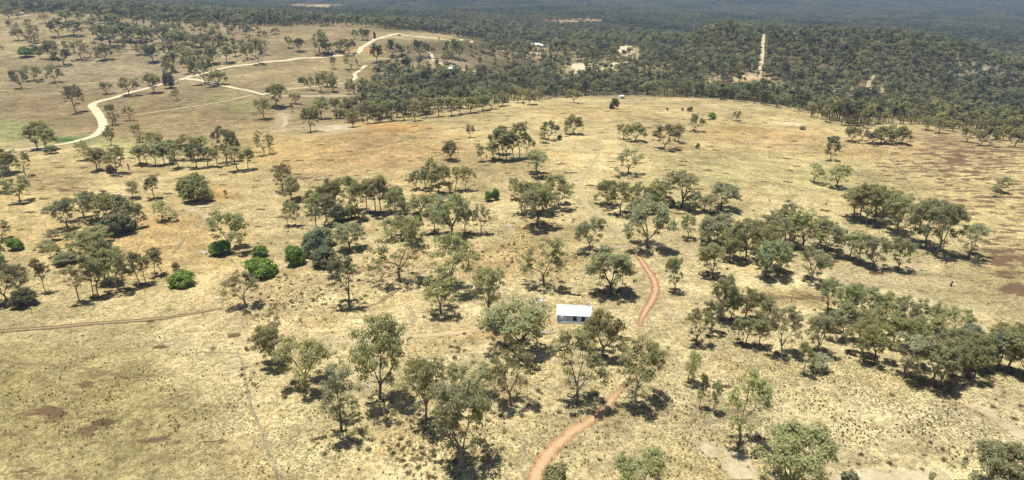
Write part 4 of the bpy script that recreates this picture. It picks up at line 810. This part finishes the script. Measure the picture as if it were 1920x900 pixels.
# ---------------------------------------------------------------- things near the hut
def branchy(name, label, spot, lines, mat, cat='log', group=None, rz=0):
    X, Y, Z = at(*spot); r = empty(name, (X, Y, Z), rz); tag(r, label, cat, group)
    for i, (P_, ra) in enumerate(lines): part('stem' if i == 0 else 'branch', MB().tube(P_, np.linspace(ra, ra * .45, len(P_)), 6), mat, r)
branchy('fallen_branch', 'dark fallen tree limb lying forked on bare ground behind the hut', (1087, 554), [([[-3.2, 1.0, .25], [-2.2, .3, .2], [-1, -.1, .25], [.2, -.2, .2], [.5, -.1, .15]], .24), ([[-.6, 0, .2], [-.1, .9, .4], [.5, 1.5, .5], [1.1, 1.6, .5]], .14), ([[.5, -1.6, .12], [.8, -.9, .25], [1.3, .0, .3]], .16), ([[1.3, 0, .3], [1.9, -.5, .2], [2.3, -1.0, .1]], .09), ([[2.3, .1, .2], [3.2, -.1, .2], [4.3, -.4, .1]], .08)], M_DARKWOOD)
branchy('fallen_branch', 'bleached white fallen branch beside the dark forked limb behind the hut', (1108, 557), [([[-.8, .3, .15], [0, 0, .15], [1.0, -.1, .1]], .12), ([[.1, 0, .15], [.5, .5, .3]], .06)], M_WHITEWOOD)
branchy('fallen_log', 'white fallen log with branches below the slim young gum on the left field', (232, 367), [([[-5, 1.8, .3], [-2.5, .6, .4], [0, -.4, .4], [2.5, -.8, .35], [5.5, -1.2, .2]], .34), ([[-2, .4, .4], [-3, 2.2, .9], [-3.2, 3.5, .6]], .17), ([[0, -.4, .4], [.8, -1.8, .6], [2.2, -2.4, .4]], .17), ([[1, -.5, .4], [-.6, .8, 1.0]], .12)], M_WHITEWOOD)
branchy('fallen_log', 'pale log lying across the eroded gully on the left slope', (389, 389), [([[-2.6, -1.2, .4], [0, .1, .5], [2.6, 1.0, .4]], .30), ([[0, .1, .5], [.9, -.6, .9]], .12)], M_WHITEWOOD)
branchy('fallen_log', 'grey fallen log on the open field between the two central groves', (1068, 325), [([[-2.4, 0, .3], [0, .1, .35], [3.4, .8, .3]], .3), ([[.5, .1, .3], [1.2, -.6, .5]], .1)], M_WOOD)
branchy('fallen_branch', 'thin bleached branches lying left of the tall grey-green foreground gum', (688, 722), [([[-1.6, 1.2, .1], [0, 0, .15], [1.2, -1.3, .1]], .10), ([[-.4, .2, .1], [-1.4, .1, .2]], .05), ([[.2, 0, .1], [1.0, .5, .2]], .05)], M_WHITEWOOD)
branchy('stump', 'small dark burnt stump on the bare ground right of the hut', (1134, 564), [([[0, 0, -.1], [0, 0, .5], [.1, 0, .8]], .35), ([[0, 0, .3], [.7, .2, .45]], .16), ([[0, 0, .2], [-.5, -.3, .3]], .14)], M_DARKWOOD, 'stump')
branchy('stump', 'lone dark stump on the right-hand field below the lone gums', (1783, 537), [([[0, 0, -.1], [0, 0, .9], [.1, 0, 1.8]], .30), ([[0, 0, .7], [.5, .1, 1.3]], .14)], M_DARKWOOD, 'stump')
branchy('stump', 'small dark stump beside the wheel track above the red track', (1177, 438), [([[0, 0, -.1], [0, 0, .8], [.05, 0, 1.3]], .28), ([[0, 0, .6], [.4, .1, 1.0]], .12)], M_DARKWOOD, 'stump')
def heap(name, label, spot, W, D, n, mats, seed, cat):
    X, Y, Z = at(*spot); rt = empty(name, (X, Y, Z), 0); tag(rt, label, cat); r = np.random.RandomState(seed)
    for i in range(n):
        m = MB(); s_ = W * r.uniform(.07, .18); a, q = r.rand() * 6.28, math.sqrt(r.rand()) * .45
        m.box((math.cos(a) * q * W, math.sin(a) * q * D, s_ * .3 * r.uniform(.3, 1.6)), (s_ * 1.5, s_ * 1.1, s_ * .6), r.rand() * 3, r.normal(0, .3)); V = m.v[0]; V += r.normal(0, s_ * .12, V.shape)
        part('rock', m, mats[i % len(mats)], rt)
M_ASH = plain('pink_ash', (.55, .45, .41), .95, .15); M_ASHW = plain('white_ash', (.74, .70, .68), .95, .1); M_RUST = plain('rusty_scrap', (.22, .12, .08), .9, .3); M_STONE = plain('pale_stone', (.52, .47, .38), .95, .2)
X, Y, Z = at(1012.5, 565); mo = MB(); K = 18; ring = [[math.cos(i / K * 6.283) * 1.9 * (1 + .12 * math.sin(i * 2.3)), math.sin(i / K * 6.283) * 1.45 * (1 + .12 * math.sin(i * 1.7)), -.12] for i in range(K)]
ring2 = [[a * .6, b * .6, .14] for a, b, c in ring]; mo.add(np.array(ring + ring2), [[i, (i + 1) % K, (i + 1) % K + K, i + K] for i in range(K)] + [[K, K + 1 + 2 * j, K + 2 + 2 * j, K + 3 + 2 * j] for j in range(8)])
am = empty('ash_heap', (X, Y, Z)); tag(am, 'round pinkish white ash heap on bare ground left of the hut', 'ash heap'); part('mound', mo, M_ASH, am)
r = np.random.RandomState(3)
for i in range(16):
    m = MB().box((r.normal(0, .8), r.normal(0, .55), .14 + .1 * r.rand()), (r.uniform(.2, .55), r.uniform(.15, .4), r.uniform(.08, .2)), r.rand() * 3); part('rubble', m, [M_ASHW, M_ASH, M_ASHW, M_RUST][i % 4], am)
heap('rock_pile', 'pale brown rock pile left of the bright green shrub on the tan slope', (388, 474), 3.6, 3.0, 16, [M_STONE], 4, 'rocks')
heap('rubble_heap', 'small white rubble heap beside the end of the brown wheel track', (410, 560), 1.9, 1.6, 9, [M_ASHW, M_DARKWOOD, M_ASHW], 6, 'rubble')
heap('rock_pile', 'grey rock pile beside the far end of the central grove bank', (953, 424), 3.2, 2.2, 12, [M_STONE], 8, 'rocks')
X, Y, Z = at(1019.5, 626.5); tb = empty('water_trough', (X, Y, Z + .02), R(-5)); tag(tb, 'long white water trough in front of the big gum left of the hut', 'trough')
part('basin', MB().box((0, 0, .22), (2.1, .5, .08)).box((0, .27, .36), (2.1, .06, .3)).box((0, -.27, .36), (2.1, .06, .3)).box((1.03, 0, .36), (.05, .48, .3)).box((-1.03, 0, .36), (.05, .48, .3)), M_TRIM, tb)
for s_ in (-.7, .7): part('foot', MB().box((s_, 0, .09), (.12, .5, .18)), M_SLAB, tb)
part('water', MB().box((0, 0, .42), (2.0, .46, .01)), M_GLASS, tb)

# ---------------------------------------------------------------- fences
def fence(label, pts, step):
    pts = np.array(pts, float); x, y = ground_at(pts[:, 0], pts[:, 1]); x, y, s = resample(x, y, step); z = gz(x, y); r = empty('wire_fence', (x[0], y[0], z[0])); tag(r, label, 'fence')
    pm = MB().tube([[0, 0, -.3], [0, 0, 1.25]], [.09, .08], 6).mesh('post', M_WOOD)
    for i in range(len(x)):
        o = obj('post', pm, r); o.location = (x[i] - x[0], y[i] - y[0], z[i] - z[0])
    for hh in (.35, .7, 1.08):
        part('wire', MB().tube(np.stack([x - x[0], y - y[0], z - z[0] + hh], 1), .012, 4), M_STEEL, r)
fence('low post and wire fence running down the paddock at lower left', [(447, 664), (456, 690), (468, 752), (486, 798), (503, 848), (522, 895), (540, 940)], 6)
fence('post and wire fence running down the right-hand field beside the burnt streaks', [(1668, 296), (1692, 326), (1722, 368), (1760, 420), (1812, 482), (1842, 516)], 9)

# ---------------------------------------------------------------- far buildings and vehicles
def gable(name, label, spot, L, D, Hw, Hr, yaw_, wall, roof, cat='house', extra=None, nwin=3, group=None):
    X, Y, Z = at(*spot); r = empty(name, (X, Y, Z), yaw_); tag(r, label, cat, group)
    m = MB().box((0, 0, Hw / 2 - .5), (L, D, Hw + 1)); part('wall', m, wall, r)
    g = MB(); o = .5; t_ = .12
    for s_ in (-1, 1):
        V = np.array([[-L / 2 - o, s_ * (D / 2 + o), Hw - .1], [L / 2 + o, s_ * (D / 2 + o), Hw - .1], [L / 2 + o, 0, Hr], [-L / 2 - o, 0, Hr]], float); V2 = V + [0, 0, t_]
        V[2:, 1] = s_ * .002; V2[2:, 1] = s_ * .002; g.add(np.concatenate([V, V2]), [[0, 1, 2, 3], [7, 6, 5, 4], [0, 4, 5, 1], [1, 5, 6, 2], [3, 7, 4, 0]])
    part('roof', g, roof, r)
    for s_ in (-1, 1): part('gable', prism([(s_ * (L / 2 - .05), -D / 2, Hw), (s_ * (L / 2 - .05), D / 2, Hw), (s_ * (L / 2 - .05), .01, Hr - .05), (s_ * (L / 2 - .05), -.01, Hr - .05)], [(s_ * (L / 2 + .01), -D / 2, Hw), (s_ * (L / 2 + .01), D / 2, Hw), (s_ * (L / 2 + .01), .01, Hr - .05), (s_ * (L / 2 + .01), -.01, Hr - .05)]), wall, r)
    for i in range(nwin):
        xx = -L / 2 + L * (i + .5) / nwin
        if i == nwin // 2: part('door', MB().box((xx, -D / 2 - .02, 1.05), (.95, .06, 2.1)), M_DOOR, r)
        else: w_ = part('window', MB().box((xx, -D / 2 - .02, 1.5), (1.5, .06, 1.1)), M_TRIM, r); part('pane', MB().box((xx, -D / 2 - .06, 1.5), (1.3, .03, .9)), M_GLASS, w_)
    return r
gable('shed', 'long shed with silver white roof and dark blue wall beside the pale driveway', (848, 133.5), 13, 6, 2.8, 4.2, R(3), M_DWALL, M_ROOF, 'shed')
gable('house', 'white-roofed house among the forest trees above the pale clearing, larger of two adjoining roofs', (1003, 87), 13, 8, 3, 5, R(4), M_CREAM, M_ROOF, 'house', group='houses in the forest')
gable('house', 'smaller white-roofed outbuilding directly right of the larger house in the forest', (1018, 88), 9, 6, 2.8, 4.2, R(-4), M_CREAM, M_ROOF, 'house', group='houses in the forest')
gable('house', 'small pale-roofed house nearly hidden in the forest right of the sandy clearing', (1279, 102), 10, 7, 2.8, 4.4, R(6), M_CREAM, M_TRIM, 'house', group='houses in the forest')
gable('shed', 'tiny white-roofed shed at the edge of the forest on the far left hilltop', (38, 28), 9, 6, 2.6, 3.8, 0, M_CREAM, M_TRIM, 'shed')
M_CARW = plain('white_car_paint', (.78, .79, .80), .35, .02, 1, 0, .5); M_CARD = plain('dark_car_paint', (.05, .055, .065), .35, .02, 1, 0, .5)
def wheels(r, xs, y_, rad):
    for xx in xs:
        for s_ in (-1, 1):
            w_ = part('wheel', MB().tube([[xx, s_ * y_ - .11, rad], [xx, s_ * y_ + .11, rad]], rad, 6), M_RUBBER, r); part('rim', MB().tube([[xx, s_ * (y_ + .115), rad], [xx, s_ * (y_ + .12), rad]], rad * .55, 6), M_STEEL, w_)
def car(spot, yaw_, label, paint, group):
    X, Y, Z = at(*spot); r = empty('parked_car', (X, Y, Z), yaw_); tag(r, label, 'car', group)
    P_ = [(-2.2, .45), (-2.15, 1.0), (-.9, 1.12), (1.0, 1.1), (2.1, .95), (2.2, .45)]; m = MB()
    V = np.array([[x, -.9, z_] for x, z_ in P_] + [[x, .9, z_] for x, z_ in P_]); m.add(V, [[0, 1, 2, 3], [0, 3, 4, 5], [9, 8, 7, 6], [11, 10, 9, 6]] + [[i, i + 6, i + 7, i + 1] for i in range(5)] + [[5, 11, 6, 0]]); part('body', m, paint, r)
    P_ = [(-2.0, 1.02), (-1.7, 1.72), (.4, 1.75), (1.15, 1.08)]; m = MB(); V = np.array([[x, -.78, z_] for x, z_ in P_] + [[x, .78, z_] for x, z_ in P_]); m.add(V, [[0, 1, 2, 3], [7, 6, 5, 4], [0, 4, 5, 1], [2, 6, 7, 3]]); part('windows', m, M_GLASS, r)
    part('roof', MB().box((-.65, 0, 1.77), (2.2, 1.5, .08)), paint, r); wheels(r, (-1.4, 1.4), .85, .34)
    for s_ in (-1, 1): part('headlight', MB().box((2.18, s_ * .65, .78), (.08, .3, .16)), M_TRIM, r)
    part('bumper', MB().box((2.24, 0, .5), (.14, 1.7, .2)), M_RUBBER, r)
def caravan(spot, yaw_, label):
    X, Y, Z = at(*spot); r = empty('caravan', (X, Y, Z), yaw_); tag(r, label, 'caravan'); P_ = [(-2.0, .5), (-2.15, 1.6), (-1.75, 2.75), (1.6, 2.8), (2.2, 1.9), (1.9, .5)]; m = MB()
    V = np.array([[x, -1.1, z_] for x, z_ in P_] + [[x, 1.1, z_] for x, z_ in P_]); m.add(V, [[0, 1, 2, 5], [2, 3, 4, 5], [11, 8, 7, 6], [11, 10, 9, 8]] + [[i, i + 6, i + 7, i + 1] for i in range(5)] + [[5, 11, 6, 0]]); part('body', m, M_CARW, r)
    part('window', MB().box((-.9, -1.12, 1.8), (1.0, .04, .6)), M_GLASS, r); part('window', MB().box((1.3, -1.12, 1.8), (.6, .04, .5)), M_GLASS, r); part('door', MB().box((.35, -1.12, 1.45), (.65, .04, 1.7)), M_TRIM, r)
    part('drawbar', MB().box((2.7, 0, .5), (1.4, .15, .12)), M_STEEL, r); part('awning', MB().box((-.3, -2.0, 2.35), (3.2, 1.8, .05)), M_CARW, r); wheels(r, (0,), 1.05, .36)
caravan((1165.5, 184.5), R(25), 'white caravan parked on the ridge just behind the dark round tree')
car((1210.5, 187.5), R(8), 'white car parked alone on the grassy ridge right of the caravan', M_CARW, 'parked cars')
car((749, 67), R(20), 'tiny dark car parked at the fork of the hilltop road', M_CARD, 'parked cars')
car((823, 73), R(95), 'tiny dark car beside the far end of the hilltop road', M_CARD, 'parked cars')
car((803.5, 109), R(5), 'tiny white car beside the top of the pale driveway', M_CARW, 'parked cars')
def tower(spot, Ht, label):
    X, Y, Z = at(*spot); r = empty('lattice_tower', (X, Y, Z), .3); tag(r, label, 'tower', 'dark towers above the distant forest')
    for a in (-1, 1):
        for b in (-1, 1): part('leg', MB().tube([[a * 3, b * 3, -1], [a * 1.1, b * 1.1, Ht * .6], [a * .5, b * .5, Ht]], .25, 4), M_WOOD, r)
    for k_ in range(7):
        z1, z2 = Ht * k_ / 7, Ht * (k_ + 1) / 7; w1, w2 = 3 - 2.5 * k_ / 7, 3 - 2.5 * (k_ + 1) / 7
        for s_ in (-1, 1): part('brace', MB().tube([[-w1 * s_, -w1, z1], [w2 * s_, -w2, z2]], .2, 4), M_DARKWOOD, r)
    for k_ in (.72, .84): part('cross_arm', MB().box((0, 0, Ht * k_), (9, .5, .6)), M_DARKWOOD, r)
tower((1695, 53), 27, 'tall dark lattice tower rising above the forest at upper right')


# ---------------------------------------------------------------- the air
d = new_mat('haze_air'); vol = d.n('ShaderNodeVolumePrincipled'); vol.inputs['Color'].default_value = (.52, .70, 1.0, 1); vol.inputs['Density'].default_value = 1.15e-4; vol.inputs['Anisotropy'].default_value = .2
o_ = d.n('ShaderNodeOutputMaterial'); d.l(vol.outputs[0], o_.inputs['Volume'])
zlo, zhi = float(GZZ.min()) - 1, max(float(GZZ.max()) + 25, 95)
hm = MB().box((0, (GY[-1] + GY[0]) / 2, (zlo + zhi) / 2), (float(GXX.max()) * 2 + 40, GY[-1] - GY[0] + 40, zhi - zlo)).mesh('haze', d.m)
tag(obj('haze', hm), kind='stuff')
